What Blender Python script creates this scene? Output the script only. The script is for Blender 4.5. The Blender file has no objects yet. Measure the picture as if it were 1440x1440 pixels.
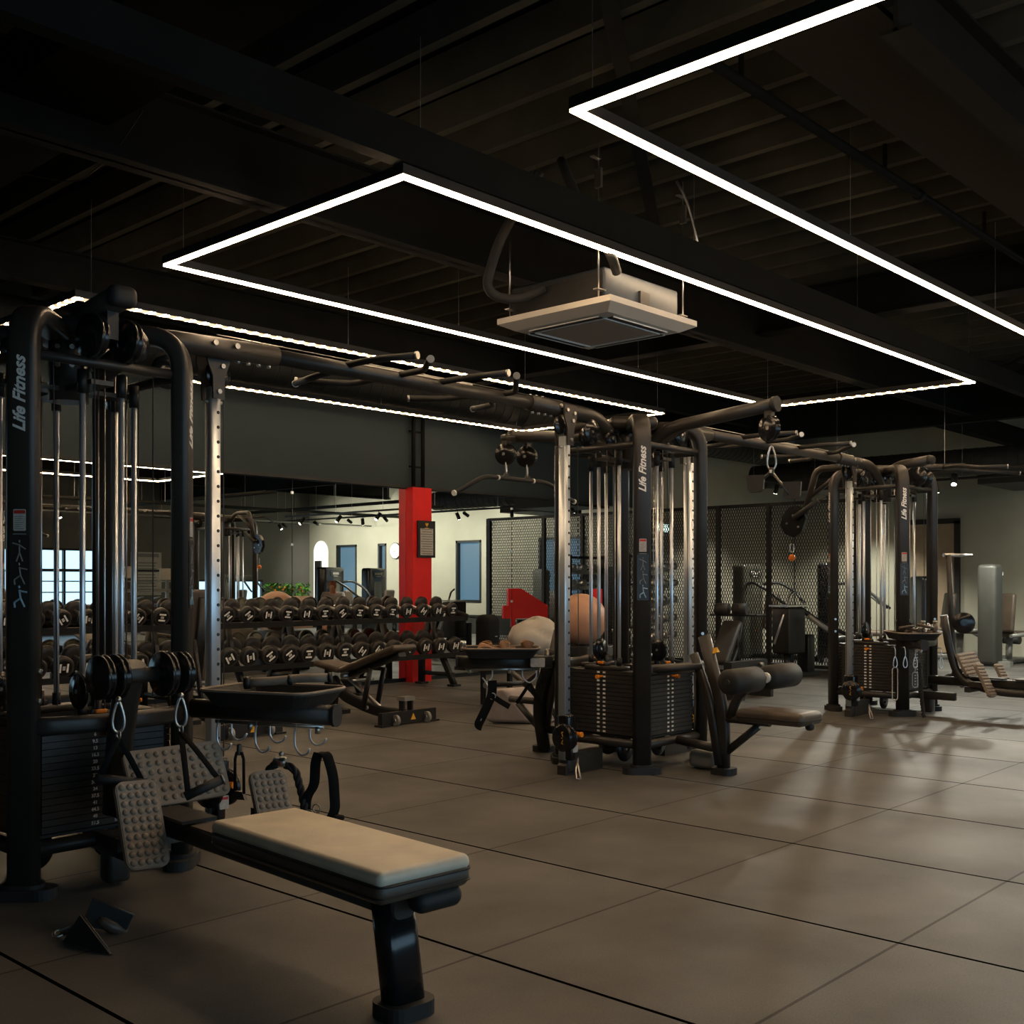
import bpy, math, random
from mathutils import Vector as V, Matrix as MX
random.seed(7)
PI=math.pi
sc=bpy.context.scene
COL=sc.collection

# ------------------------------------------------------------------ materials
def mat(name,col,rough=.5,metal=0.,noise=0.,nscale=8.,bump=0.,bscale=60.,spec=.5,coat=0.):
    m=bpy.data.materials.new(name); m.use_nodes=True
    nt=m.node_tree; b=nt.nodes['Principled BSDF']
    b.inputs['Base Color'].default_value=(*col,1); b.inputs['Roughness'].default_value=rough
    b.inputs['Metallic'].default_value=metal; b.inputs['Specular IOR Level'].default_value=spec
    if coat: b.inputs['Coat Weight'].default_value=coat
    tc=nt.nodes.new('ShaderNodeTexCoord')
    if noise:
        n=nt.nodes.new('ShaderNodeTexNoise'); n.inputs['Scale'].default_value=nscale; n.inputs['Detail'].default_value=4
        nt.links.new(tc.outputs['Object'],n.inputs['Vector'])
        r=nt.nodes.new('ShaderNodeMapRange'); r.inputs[1].default_value=.3; r.inputs[2].default_value=.7
        r.inputs[3].default_value=1-noise; r.inputs[4].default_value=1+noise
        nt.links.new(n.outputs['Fac'],r.inputs[0])
        x=nt.nodes.new('ShaderNodeVectorMath'); x.operation='SCALE'; x.inputs[0].default_value=col
        nt.links.new(r.outputs[0],x.inputs['Scale']); nt.links.new(x.outputs[0],b.inputs['Base Color'])
    if bump:
        n=nt.nodes.new('ShaderNodeTexNoise'); n.inputs['Scale'].default_value=bscale; n.inputs['Detail'].default_value=3
        nt.links.new(tc.outputs['Object'],n.inputs['Vector'])
        u=nt.nodes.new('ShaderNodeBump'); u.inputs['Strength'].default_value=bump; u.inputs['Distance'].default_value=.004
        nt.links.new(n.outputs['Fac'],u.inputs['Height']); nt.links.new(u.outputs[0],b.inputs['Normal'])
    return m
def emis(name,col,s):
    m=bpy.data.materials.new(name); m.use_nodes=True; nt=m.node_tree
    b=nt.nodes['Principled BSDF']; b.inputs['Base Color'].default_value=(.03,.03,.03,1)
    b.inputs['Emission Color'].default_value=(*col,1); b.inputs['Emission Strength'].default_value=s
    return m
M={}
M['black']=mat('powder_black',(.030,.026,.022),.40,0,.15,5,.08,220)
M['dark']=mat('satin_dark',(.010,.010,.010),.5,0,.2,6)
M['gloss']=mat('gloss_black',(.010,.010,.011),.18,0,.1,4)
M['chrome']=mat('chrome',(.76,.82,.90),.30,.78,.01,2)
M['steel']=mat('brushed_steel',(.55,.54,.52),.3,1,.08,30)
M['alu']=mat('satin_column',(.68,.74,.80),.34,.74,.02,6)
M['stack']=mat('weight_plate_paint',(.030,.027,.024),.42,0,.12,5)
M['pad']=mat('lit_bench_vinyl',(.74,.65,.50),.42,0,.14,7,.15,180)  # tan of the pad top: overhead light put into dark vinyl's colour
M['padside']=mat('dark_vinyl',(.085,.062,.044),.42,0,.2,7,.15,180)
M['rubber']=mat('stud_rubber',(.27,.21,.155),.6,0,.15,9)
M['rubblack']=mat('black_rubber',(.017,.016,.015),.62,0,.2,12,.1,120)
M['db']=mat('dumbbell_urethane',(.028,.023,.019),.42,0,.25,14)
M['white']=mat('marking_white',(.85,.83,.78),.5,0,.1,40)
M['label']=mat('label_paper',(.5,.47,.42),.6,0,.15,60)
M['red']=mat('red_paint',(.80,.008,.006),.42,0,.06,3)
M['orange']=mat('orange_knob',(.9,.26,.01),.4,0,.1,10)
M['amber']=mat('amber_pictogram',(.8,.42,.03),.5,0,.1,10)
M['redink']=mat('red_ink',(.55,.03,.02),.5,0,.1,10)
M['blueink']=mat('pale_blue_ink',(.28,.42,.5),.5,0,.1,10)
M['greyink']=mat('grey_ink',(.22,.22,.21),.5,0,.1,10)
M['panelblk']=mat('instruction_panel',(.020,.019,.018),.35,0,.1,10)
M['acpanel']=mat('air_conditioner_plastic',(.62,.58,.52),.45,0,.05,4)
M['acgrille']=mat('air_conditioner_grille',(.36,.31,.27),.6,0,.1,90)
M['galv']=mat('galvanised_sheet',(.016,.026,.038),.5,.1,.2,18)
M['hose']=mat('insulation_foam',(.014,.014,.014),.8,0,.2,20)
M['webbing']=mat('nylon_webbing',(.008,.008,.008),.85,0,.2,60,.2,400,spec=.15)
M['leather']=mat('brown_leather',(.30,.15,.075),.6,0,.25,30)
M['stitch']=mat('yellow_stitch',(.75,.38,.02),.6,0,.1,20)
M['bag']=mat('grey_canvas',(.40,.34,.31),.85,0,.1,8,.3,150)
M['ballgrey']=mat('grey_gym_ball',(.44,.40,.34),.35,0,.12,5)
M['ballpink']=mat('pink_gym_ball',(.50,.27,.17),.45,0,.16,5)
M['skin']=mat('skin',(.42,.19,.11),.6,0,.1,10)
M['hair']=mat('red_brown_hair',(.20,.055,.02),.7,0,.3,40)
M['shirt']=mat('grey_shirt',(.22,.19,.165),.85,0,.12,12)
M['short']=mat('dark_shorts',(.02,.02,.025),.8,0,.12,12)
M['leaf']=mat('leaf_green',(.06,.20,.015),.55,0,.35,9)
M['pot']=mat('clay_pot',(.30,.16,.09),.7,0,.1,9)
M['clock']=mat('clock_face',(.75,.75,.72),.4,0,.03,9)
M['greymach']=mat('machine_grey',(.26,.26,.24),.4,.3,.1,6)
M['slab']=mat('slab_grey',(.040,.040,.034),.45,0,.1,6)
M['greenflex']=mat('shroud_olive',(.050,.050,.036),.45,0,.15,6)
M['frame_tan']=mat('door_veneer',(.30,.22,.14),.5,0,.1,5)
M['duct']=mat('painted_duct',(.030,.030,.026),.6,.0,.12,6,spec=.2)
M['ceil']=mat('ceiling_black',(.005,.005,.0045),.9,0,.15,3,spec=.03)
M['beam']=mat('beam_black',(.010,.0102,.0098),.85,0,.15,4,spec=.06)
M['perf']=mat('perforated_panel',(.014,.013,.011),.9,0,.10,25,spec=.03)
M['rib']=mat('lit_rib_tone',(.045,.043,.034),.85,0,.15,4,spec=.05)  # light on the rib undersides put into a paler tone than the deck
M['stitchblk']=mat('seam_piping',(.012,.010,.009),.5,0,.1,10)

def floor_mat():
    m=bpy.data.materials.new('rubber_floor_tiles'); m.use_nodes=True; nt=m.node_tree; N=nt.nodes; L=nt.links
    b=N['Principled BSDF']
    tc=N.new('ShaderNodeTexCoord'); mp=N.new('ShaderNodeMapping'); L.new(tc.outputs['Object'],mp.inputs[0])
    mp.inputs['Location'].default_value=(-2.644/1.082,-2.602/.992,0); mp.inputs['Scale'].default_value=(1/1.082,1/.992,1)
    sp=N.new('ShaderNodeSeparateXYZ'); L.new(mp.outputs[0],sp.inputs[0])
    def mth(op,a,c=None,v=None):
        n=N.new('ShaderNodeMath'); n.operation=op
        if hasattr(a,'is_linked') or a.__class__.__name__.startswith('NodeSocket'): L.new(a,n.inputs[0])
        else: n.inputs[0].default_value=a
        if c is not None:
            if c.__class__.__name__.startswith('NodeSocket'): L.new(c,n.inputs[1])
            else: n.inputs[1].default_value=c
        return n.outputs[0]
    def line(s,w):
        f=mth('FRACT',s); d=mth('ABSOLUTE',mth('SUBTRACT',f,.5)); return mth('GREATER_THAN',d,.5-w)
    lx=line(sp.outputs['X'],.0075); ly=mth('MULTIPLY',line(sp.outputs['Y'],.0062),.6)
    g=mth('MAXIMUM',lx,ly)
    n1=N.new('ShaderNodeTexNoise'); n1.inputs['Scale'].default_value=1.6; n1.inputs['Detail'].default_value=6; L.new(tc.outputs['Object'],n1.inputs[0])
    n2=N.new('ShaderNodeTexNoise'); n2.inputs['Scale'].default_value=160; n2.inputs['Detail'].default_value=3; L.new(tc.outputs['Object'],n2.inputs[0])
    n3=N.new('ShaderNodeTexNoise'); n3.inputs['Scale'].default_value=1300; L.new(tc.outputs['Object'],n3.inputs[0])
    r1=N.new('ShaderNodeMapRange'); L.new(n1.outputs['Fac'],r1.inputs[0]); r1.inputs[1].default_value=.3; r1.inputs[2].default_value=.7; r1.inputs[3].default_value=.62; r1.inputs[4].default_value=1.28
    r2=N.new('ShaderNodeMapRange'); L.new(n2.outputs['Fac'],r2.inputs[0]); r2.inputs[1].default_value=.3; r2.inputs[2].default_value=.7; r2.inputs[3].default_value=.78; r2.inputs[4].default_value=1.22
    # each tile a shade of its own
    vor=N.new('ShaderNodeTexWhiteNoise'); fl=N.new('ShaderNodeVectorMath'); fl.operation='FLOOR'; 
    ad=N.new('ShaderNodeVectorMath'); ad.operation='ADD'; ad.inputs[1].default_value=(.5,.5,.5)
    L.new(mp.outputs[0],fl.inputs[0]); L.new(fl.outputs[0],ad.inputs[0]); L.new(ad.outputs[0],vor.inputs['Vector'])
    r3=N.new('ShaderNodeMapRange'); L.new(vor.outputs['Value'],r3.inputs[0]); r3.inputs[3].default_value=.88; r3.inputs[4].default_value=1.1
    k=mth('MULTIPLY',mth('MULTIPLY',r1.outputs[0],r2.outputs[0]),r3.outputs[0])
    k2=mth('MULTIPLY',k,mth('SUBTRACT',1.,mth('MULTIPLY',g,.97)))
    s=N.new('ShaderNodeVectorMath'); s.operation='SCALE'; s.inputs[0].default_value=(.098,.093,.084); L.new(k2,s.inputs['Scale'])
    L.new(s.outputs[0],b.inputs['Base Color'])
    L.new(mth('MULTIPLY',mth('SUBTRACT',1.,g),.42),b.inputs['Specular IOR Level'])
    rr=N.new('ShaderNodeMapRange'); L.new(n1.outputs['Fac'],rr.inputs[0]); rr.inputs[3].default_value=.62; rr.inputs[4].default_value=.44
    L.new(rr.outputs[0],b.inputs['Roughness'])
    bp=N.new('ShaderNodeBump'); bp.inputs['Strength'].default_value=.35; bp.inputs['Distance'].default_value=.002; L.new(n3.outputs['Fac'],bp.inputs['Height']); L.new(bp.outputs[0],b.inputs['Normal'])
    return m
M['floor']=floor_mat()
M['wallgrey']=mat('cool_lit_grey_wall',(.021,.034,.039),.85,0,.05,2)  # cool window light on the wall put into this bluish grey
M['wallcream']=mat('olive_cream_wall_paint',(.36,.345,.27),.7,0,.05,2)
M['walldark']=mat('dark_wall_paint',(.13,.125,.11),.7,0,.05,2)
M['mirror']=mat('mirror_silver',(.86,.88,.86),.0,1)
M['winglow']=emis('daylight_behind_glass',(.42,.69,.90),1.25)
M['bluewin']=emis('dusk_blue_room_glass',(.08,.20,.30),.50)
M['arch']=emis('lit_niche',(1,.95,.82),1.0)
M['exitglow']=emis('exit_sign_glow',(.70,1,.88),.9)
M['spotglow']=emis('spot_lens',(1,.9,.72),25)
def led_mat(name,dotted,period,s=26.,lo=.5):
    m=bpy.data.materials.new(name); m.use_nodes=True; nt=m.node_tree; N=nt.nodes; L=nt.links
    b=N['Principled BSDF']; b.inputs['Base Color'].default_value=(.8,.75,.6,1)
    b.inputs['Emission Color'].default_value=(1,.70,.42,1); b.inputs['Emission Strength'].default_value=s
    if dotted:
        tc=N.new('ShaderNodeTexCoord'); w=N.new('ShaderNodeSeparateXYZ'); L.new(tc.outputs['Object'],w.inputs[0])
        a=N.new('ShaderNodeMath'); a.operation='ADD'; L.new(w.outputs[0],a.inputs[0]); L.new(w.outputs[1],a.inputs[1])
        q=N.new('ShaderNodeMath'); q.operation='MULTIPLY'; L.new(a.outputs[0],q.inputs[0]); q.inputs[1].default_value=2*PI/period
        c=N.new('ShaderNodeMath'); c.operation='SINE'; L.new(q.outputs[0],c.inputs[0])
        r=N.new('ShaderNodeMapRange'); L.new(c.outputs[0],r.inputs[0]); r.inputs[1].default_value=0; r.inputs[2].default_value=.8
        r.inputs[3].default_value=lo; r.inputs[4].default_value=s*1.3; L.new(r.outputs[0],b.inputs['Emission Strength'])
    return m
M['led']=led_mat('led_diffuser_even',False,0)
M['leddot']=led_mat('led_diffuser_beaded',True,.115,26,.6)

# ------------------------------------------------------------------ mesh builder
class MB:
    def __init__(s): s.v=[];s.f=[];s.sm=[];s.M=MX.Identity(4)
    def add(s,vs,fs,smooth=False):
        o=len(s.v)
        for p in vs: s.v.append(tuple(s.M@V(p)))
        for f in fs:
            s.f.append(tuple(i+o for i in f)); s.sm.append(smooth)
        return s
    def at(s,loc=(0,0,0),rz=0,rx=0,ry=0):
        s.M=MX.Translation(loc)@MX.Rotation(rz,4,'Z')@MX.Rotation(ry,4,'Y')@MX.Rotation(rx,4,'X'); return s
    def box(s,c,d,rz=0):
        x,y,z=[k/2 for k in d]; R=MX.Rotation(rz,3,'Z')
        vs=[V(c)+R@V((a*x,b*y,e*z)) for e in(-1,1) for a,b in((-1,-1),(1,-1),(1,1),(-1,1))]
        return s.add(vs,[(3,2,1,0),(4,5,6,7),(0,1,5,4),(1,2,6,5),(2,3,7,6),(3,0,4,7)])
    def rbox(s,c,d,r=.02,n=3,rz=0,rot=None):
        h=[k/2 for k in d]; r=min(r,*h)*.999
        ph=[(q*PI/2+j*PI/2/n) for q in range(4) for j in range(n+1)]
        sg=[((1,1),(-1,1),(-1,-1),(1,-1))[q] for q in range(4) for j in range(n+1)]
        th=[(-PI/2+j*PI/2/n,-1) for j in range(n+1)]+[(j*PI/2/n,1) for j in range(n+1)]
        R=rot if rot else MX.Rotation(rz,3,'Z'); vs=[];K=len(ph)
        for t,sz in th:
            for p,(sx,sy) in zip(ph,sg):
                vs.append(V(c)+R@V((sx*(h[0]-r)+r*math.cos(t)*math.cos(p),sy*(h[1]-r)+r*math.cos(t)*math.sin(p),sz*(h[2]-r)+r*math.sin(t))))
        fs=[]
        for i in range(len(th)-1):
            for j in range(K): fs.append((i*K+j,i*K+(j+1)%K,(i+1)*K+(j+1)%K,(i+1)*K+j))
        fs.append(tuple(range(K))[::-1]); fs.append(tuple((len(th)-1)*K+j for j in range(K)))
        return s.add(vs,fs,True)
    def sweep(s,path,prof,hint=None,closed=False,cap=True,smooth=True):
        P=[V(p) for p in path]; n=len(P); K=len(prof); vs=[]; u=None
        for i in range(n):
            if closed: t=(P[(i+1)%n]-P[i-1])
            else: t=P[min(i+1,n-1)]-P[max(i-1,0)]
            t=t.normalized()
            if hint is not None: u=V(hint)-t*t.dot(V(hint)); u.normalize()
            elif u is None:
                a=V((0,0,1)) if abs(t.z)<.9 else V((1,0,0)); u=a.cross(t).normalized()
            else: u=(u-t*t.dot(u)).normalized()
            w=t.cross(u)
            # keep width on bends
            for a,b in prof: vs.append(P[i]+u*a+w*b)
        fs=[]
        m=n if closed else n-1
        for i in range(m):
            j=(i+1)%n
            for k in range(K): fs.append((i*K+k,i*K+(k+1)%K,j*K+(k+1)%K,j*K+k))
        s.add(vs,fs,smooth)
        if cap and not closed:
            o=len(s.v)-len(vs)
            s.f.append(tuple(o+k for k in range(K))[::-1]); s.sm.append(False)
            s.f.append(tuple(o+(n-1)*K+k for k in range(K))); s.sm.append(False)
        return s
    def tube(s,path,r,n=10,closed=False):
        return s.sweep(path,[(r*math.cos(2*PI*k/n),r*math.sin(2*PI*k/n)) for k in range(n)],None,closed)
    def cyl(s,a,b,r,n=16,r2=None):
        a=V(a);b=V(b);t=(b-a).normalized(); x=V((0,0,1)) if abs(t.z)<.9 else V((1,0,0)); u=x.cross(t).normalized(); w=t.cross(u)
        if r2 is None: r2=r
        vs=[a+(u*math.cos(2*PI*k/n)+w*math.sin(2*PI*k/n))*r for k in range(n)]+[b+(u*math.cos(2*PI*k/n)+w*math.sin(2*PI*k/n))*r2 for k in range(n)]
        s.add(vs,[(k,(k+1)%n,n+(k+1)%n,n+k) for k in range(n)],n>6)
        o=len(s.v)-2*n
        s.f.append(tuple(o+k for k in range(n))[::-1]);s.f.append(tuple(o+n+k for k in range(n)));s.sm+=[False,False]
        return s
    def lathe(s,a,b,prof,n=20):
        # prof: (t along a->b in metres, radius)
        a=V(a);t=(V(b)-a).normalized(); x=V((0,0,1)) if abs(t.z)<.9 else V((1,0,0)); u=x.cross(t).normalized(); w=t.cross(u)
        vs=[]
        for h,r in prof:
            for k in range(n): vs.append(a+t*h+(u*math.cos(2*PI*k/n)+w*math.sin(2*PI*k/n))*r)
        m=len(prof); fs=[(i*n+k,i*n+(k+1)%n,(i+1)*n+(k+1)%n,(i+1)*n+k) for i in range(m-1) for k in range(n)]
        s.add(vs,fs,True); o=len(s.v)-len(vs)
        s.f.append(tuple(o+k for k in range(n))[::-1]);s.f.append(tuple(o+(m-1)*n+k for k in range(n)));s.sm+=[False,False]
        return s
    def prism(s,poly,o,u,w,th):
        # polygon in plane (o,u,w) extruded both ways along normal
        o=V(o);u=V(u).normalized();w=V(w).normalized();nn=u.cross(w).normalized();K=len(poly)
        vs=[o+u*a+w*b+nn*(-th/2) for a,b in poly]+[o+u*a+w*b+nn*(th/2) for a,b in poly]
        return s.add(vs,[tuple(range(K))[::-1],tuple(range(K,2*K))]+[(k,(k+1)%K,K+(k+1)%K,K+k) for k in range(K)])
    def ball(s,c,r,n=12,sc_=(1,1,1)):
        vs=[];m=n//2
        for i in range(m+1):
            t=-PI/2+PI*i/m
            for k in range(n): vs.append(V(c)+V((r*sc_[0]*math.cos(t)*math.cos(2*PI*k/n),r*sc_[1]*math.cos(t)*math.sin(2*PI*k/n),r*sc_[2]*math.sin(t))))
        return s.add(vs,[(i*n+k,i*n+(k+1)%n,(i+1)*n+(k+1)%n,(i+1)*n+k) for i in range(m) for k in range(n)],True)
    def mesh(s,name):
        me=bpy.data.meshes.new(name); me.from_pydata(s.v,[],s.f); me.update()
        me.polygons.foreach_set('use_smooth',s.sm); me.validate()
        return me
def fil(pts,r,n=6):
    pts=[V(p) for p in pts]; out=[pts[0]]
    for i in range(1,len(pts)-1):
        a,b,c=pts[i-1],pts[i],pts[i+1]; d1=(a-b);d2=(c-b); rr=min(r,d1.length*.49,d2.length*.49)
        p=b+d1.normalized()*rr;q=b+d2.normalized()*rr
        for k in range(n+1):
            t=k/n; out.append(p*(1-t)**2+b*2*t*(1-t)+q*t*t)
    out.append(pts[-1]); return out
def rrect(w,h,r,n=3):
    o=[]
    for q,(sx,sy) in enumerate(((1,1),(-1,1),(-1,-1),(1,-1))):
        for j in range(n+1):
            a=q*PI/2+j*PI/2/n; o.append((sx*(w/2-r)+r*math.cos(a),sy*(h/2-r)+r*math.sin(a)))
    return o
def arc(c,u,w,r,a0,a1,n=12):
    c=V(c);u=V(u);w=V(w); return [c+u*(r*math.cos(a0+(a1-a0)*k/n))+w*(r*math.sin(a0+(a1-a0)*k/n)) for k in range(n+1)]

# ------------------------------------------------------------------ objects
def thing(name,label,cat,loc=(0,0,0),rz=0,group=None):
    o=bpy.data.objects.new(name,None); COL.objects.link(o); o.empty_display_size=.1
    o.location=loc; o.rotation_euler=(0,0,rz); o['label']=label; o['category']=cat
    if group: o['group']=group
    return o
def obj(name,mb,m,parent=None,label=None):
    me=mb if isinstance(mb,bpy.types.Mesh) else mb.mesh(name)
    if not me.materials: me.materials.append(M[m])
    o=bpy.data.objects.new(name,me); COL.objects.link(o)
    if parent is not None: o.parent=parent
    if label: o['label']=label
    return o
def solo(name,mb,m,label,cat,group=None):
    o=obj(name,mb,m); o['label']=label; o['category']=cat
    if group: o['group']=group
    return o
def struct(name,mb,m,parent=None):
    o=obj(name,mb,m,parent)
    if parent is None: o['kind']='structure'
    return o
def dup(o,parent=None,loc=None,rz=None,label=None,group=None):
    c=o.copy(); COL.objects.link(c)
    if parent is not None: c.parent=parent
    if loc is not None: c.location=loc
    if rz is not None: c.rotation_euler=(0,0,rz)
    if label: c['label']=label
    if group: c['group']=group
    for ch in list(o.children): dup(ch,c)
    return c
_T={}
def text(body,size,shear=0,ext=.0006,align='CENTER'):
    k=(body,size,shear,align)
    if k not in _T:
        cu=bpy.data.curves.new('lettering','FONT'); cu.body=body; cu.size=size; cu.shear=shear; cu.extrude=ext; cu.offset=size*.028; cu.align_x=align; cu.align_y='CENTER'; cu.resolution_u=3
        t=bpy.data.objects.new('lettering',cu); COL.objects.link(t)
        dg=bpy.context.evaluated_depsgraph_get(); me=bpy.data.meshes.new_from_object(t.evaluated_get(dg))
        bpy.data.objects.remove(t); _T[k]=me
    return _T[k].copy()
def put(me,mtx,name,m,parent):
    me.transform(mtx); me.materials.clear(); me.materials.append(M[m])
    o=bpy.data.objects.new(name,me); COL.objects.link(o); o.parent=parent; return o
def frame(o,u,w):
    u=V(u).normalized();w=V(w).normalized();n=u.cross(w)
    return MX(((u.x,w.x,n.x,o[0]),(u.y,w.y,n.y,o[1]),(u.z,w.z,n.z,o[2]),(0,0,0,1)))
def skinned(verts,edges,rad,sub=2,root=0):
    me=bpy.data.meshes.new('body'); me.from_pydata(verts,edges,[]); o=bpy.data.objects.new('body',me); COL.objects.link(o)
    o.modifiers.new('s','SKIN'); sv=me.skin_vertices[0].data
    for i,r in enumerate(rad):
        sv[i].radius=(r,r) if not isinstance(r,tuple) else r
        sv[i].use_root=(i==root)
    sb=o.modifiers.new('b','SUBSURF'); sb.levels=sub; sb.render_levels=sub
    dg=bpy.context.evaluated_depsgraph_get(); dg.update(); r=bpy.data.meshes.new_from_object(o.evaluated_get(dg))
    bpy.data.objects.remove(o); r.polygons.foreach_set('use_smooth',[True]*len(r.polygons)); return r

# ================================================================== SETTING
XW,YM,YB,XL=19.5,10.5,-5.0,-3.0
ZC=4.0
b=MB(); b.box(((XL+XW)/2,(YM+YB)/2,-.05),(XW-XL,YM-YB,.1)); struct('floor',b,'floor')
b=MB(); b.box(((XL+XW)/2,(YM+YB)/2,ZC+.24),(XW-XL+.4,YM-YB+.4,.08))
ceiling_=struct('ceiling',b,'ceil'); b=MB()
x=5.84-.393*22
while x<XW:
    b.prism([(-.075,0),(-.030,-.17),(.030,-.17),(.075,0)],(x,(YM+YB)/2,ZC+.2-.03),(1,0,0),(0,0,1),YM-YB); x+=.393
obj('deck_rib',b,'rib',ceiling_)

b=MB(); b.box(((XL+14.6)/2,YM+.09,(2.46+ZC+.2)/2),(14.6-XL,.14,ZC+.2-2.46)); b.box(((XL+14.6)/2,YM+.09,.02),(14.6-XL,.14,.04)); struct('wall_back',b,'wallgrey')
b=MB(); b.box(((XL+14.6)/2,YM+.10,1.25),(14.6-XL,.12,2.42)); struct('wall_behind_mirror',b,'walldark')
b=MB(); b.box(((14.6+XW)/2,YM+.09,2.1),(XW-14.6,.14,4.2)); struct('wall_back_bay',b,'wallcream')
b=MB(); b.box((XL-.06,(YM+YB)/2,2.1),(.12,YM-YB,4.2)); struct('wall_left',b,'walldark')
# end wall with tall interior windows cut in
def wall_x(x0,y0,y1,holes,zt=4.2):
    b=MB(); ys=[y0]+[v for h in sorted(holes) for v in h[:2]]+[y1]
    for i in range(0,len(ys)-1,2): b.box((x0,(ys[i]+ys[i+1])/2,zt/2),(.16,ys[i+1]-ys[i],zt))
    for a,c,z0,z1 in holes:
        b.box((x0,(a+c)/2,(z1+zt)/2),(.16,c-a,zt-z1))
        if z0>0: b.box((x0,(a+c)/2,z0/2),(.16,c-a,z0))
    return b
HX=[(-3.75,-2.85,.78,2.33),(-1.95,-1.60,.78,2.33),(1.07,1.97,.78,2.33),(3.85,5.30,.78,2.33)]
struct('wall_right',wall_x(XW+.08,YB,YM,HX),'wallcream')
for i,(a,c,z0,z1) in enumerate(HX):
    if z0>0:
        w=MB(); 
        for q in ((a+.03,(z0+z1)/2,.06,z1-z0),(c-.03,(z0+z1)/2,.06,z1-z0)): w.box((XW+.06,q[0],q[1]),(.14,q[2],q[3]))
        w.box((XW+.06,(a+c)/2,z1-.03),(.14,c-a,.06)); w.box((XW+.06,(a+c)/2,z0+.03),(.16,c-a,.06))
        f=struct('window_%d'%(i+1),w,'dark')
        p=MB(); p.box((XW+.11,(a+c)/2,(z0+z1)/2),(.02,c-a-.1,z1-z0-.1)); obj('pane',p,'bluewin',f)
# doorway at the far end, with its dark frame and mirror-like veneer leaf (right of the third tower)
w=MB(); y0,y1,zt=7.36,8.36,2.35
w.box((XW-.02,y0,zt/2),(.08,.09,zt)); w.box((XW-.02,y1,zt/2),(.08,.09,zt)); w.box((XW-.02,(y0+y1)/2,zt),(.08,y1-y0+.09,.09))
f=struct('door_1',w,'dark'); p=MB(); p.box((XW-.01,(y0+y1)/2,zt/2),(.03,y1-y0-.08,zt-.06)); obj('door_leaf',p,'frame_tan',f)
h=MB(); h.tube([(XW-.04,y1-.2,1.0),(XW-.08,y1-.2,1.0),(XW-.08,y1-.2,1.3),(XW-.04,y1-.2,1.3)],.012,8); obj('door_handle',h,'steel',f)
# dado along the end wall and front wall
b=MB(); b.box((XW-.03,-.9,.22),(.06,8.0,.44)); b.box((XW-.045,-.9,.45),(.09,8.0,.04)); struct('trim_1',b,'duct')
# front wall (behind the camera) with daylight windows
def wall_y(y0,x0,x1,holes,zt=4.2):
    b=MB(); xs=[x0]+[v for h in sorted(holes) for v in h[:2]]+[x1]
    for i in range(0,len(xs)-1,2): b.box(((xs[i]+xs[i+1])/2,y0,zt/2),(xs[i+1]-xs[i],.16,zt))
    for a,c,z0,z1 in holes:
        b.box(((a+c)/2,y0,(z1+zt)/2),(c-a,.16,zt-z1))
        if z0>0: b.box(((a+c)/2,y0,z0/2),(c-a,.16,z0))
    return b
HY=[(-2.6,9.5,.25,2.9),(10.0,13.35,.35,2.1),(15.1,17.9,.30,1.35)]  # first window is out of view, added for its blue light
struct('wall_front',wall_y(YB-.08,XL,XW,HY),'walldark')
for i,(a,c,z0,z1) in enumerate(HY):
    w=MB(); n=max(2,int((c-a)/1.1))
    for k in range(n+1): w.box((a+(c-a)*k/n,YB-.06,(z0+z1)/2),(.05,.1,z1-z0))
    w.box(((a+c)/2,YB-.06,z0+.025),(c-a,.12,.05)); w.box(((a+c)/2,YB-.06,z1-.025),(c-a,.12,.05)); w.box(((a+c)/2,YB-.06,z1-.55),(c-a,.06,.03))
    f=struct('window_%d'%(i+5),w,'dark'); p=MB(); p.box(((a+c)/2,YB-.12,(z0+z1)/2),(c-a,.02,z1-z0)); obj('pane',p,'winglow',f)
# lit arched recess on the end wall
w=MB(); poly=[(-.32,0),(.32,0),(.32,1.75)]+[(.32*math.cos(t),1.75+.32*math.sin(t)) for t in [PI*k/12 for k in range(1,12)]]+[(-.32,1.75)]
w.prism(poly,(XW-.005,-4.45,.4),(0,1,0),(0,0,1),.03); f=struct('trim_2',w,'arch')
w=MB(); w.box((XW-.05,-4.52,1.15),(.06,.26,1.5)); obj('niche_panel',w,'dark',f)

# mirrors on the back wall
xs=[-2.98,.15,3.89,7.63,11.37,14.57]; words=['hidden by the leftmost column','left end','middle-left','middle-right behind the red pillar','right end by the mesh screen']
for i in range(1,5):
    b=MB(); a,c=xs[i]+.004,xs[i+1]-.004; b.box(((a+c)/2,YM+.012,1.25),(c-a,.02,2.40))
    o=solo('wall_mirror',b,'mirror','tall frameless gym mirror panel, '+words[i]+' of the mirror wall','mirror','mirror panels along the back wall')
    k=MB()
    for zz in (.3,1.0,1.7,2.3): k.box((c+.004,YM-.001,zz),(.03,.012,.03))
    obj('clip',k,'chrome',o)
b=MB(); b.box((5.8,YM-.01,2.475),(17.5,.05,.03)); struct('trim_3',b,'dark')

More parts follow.
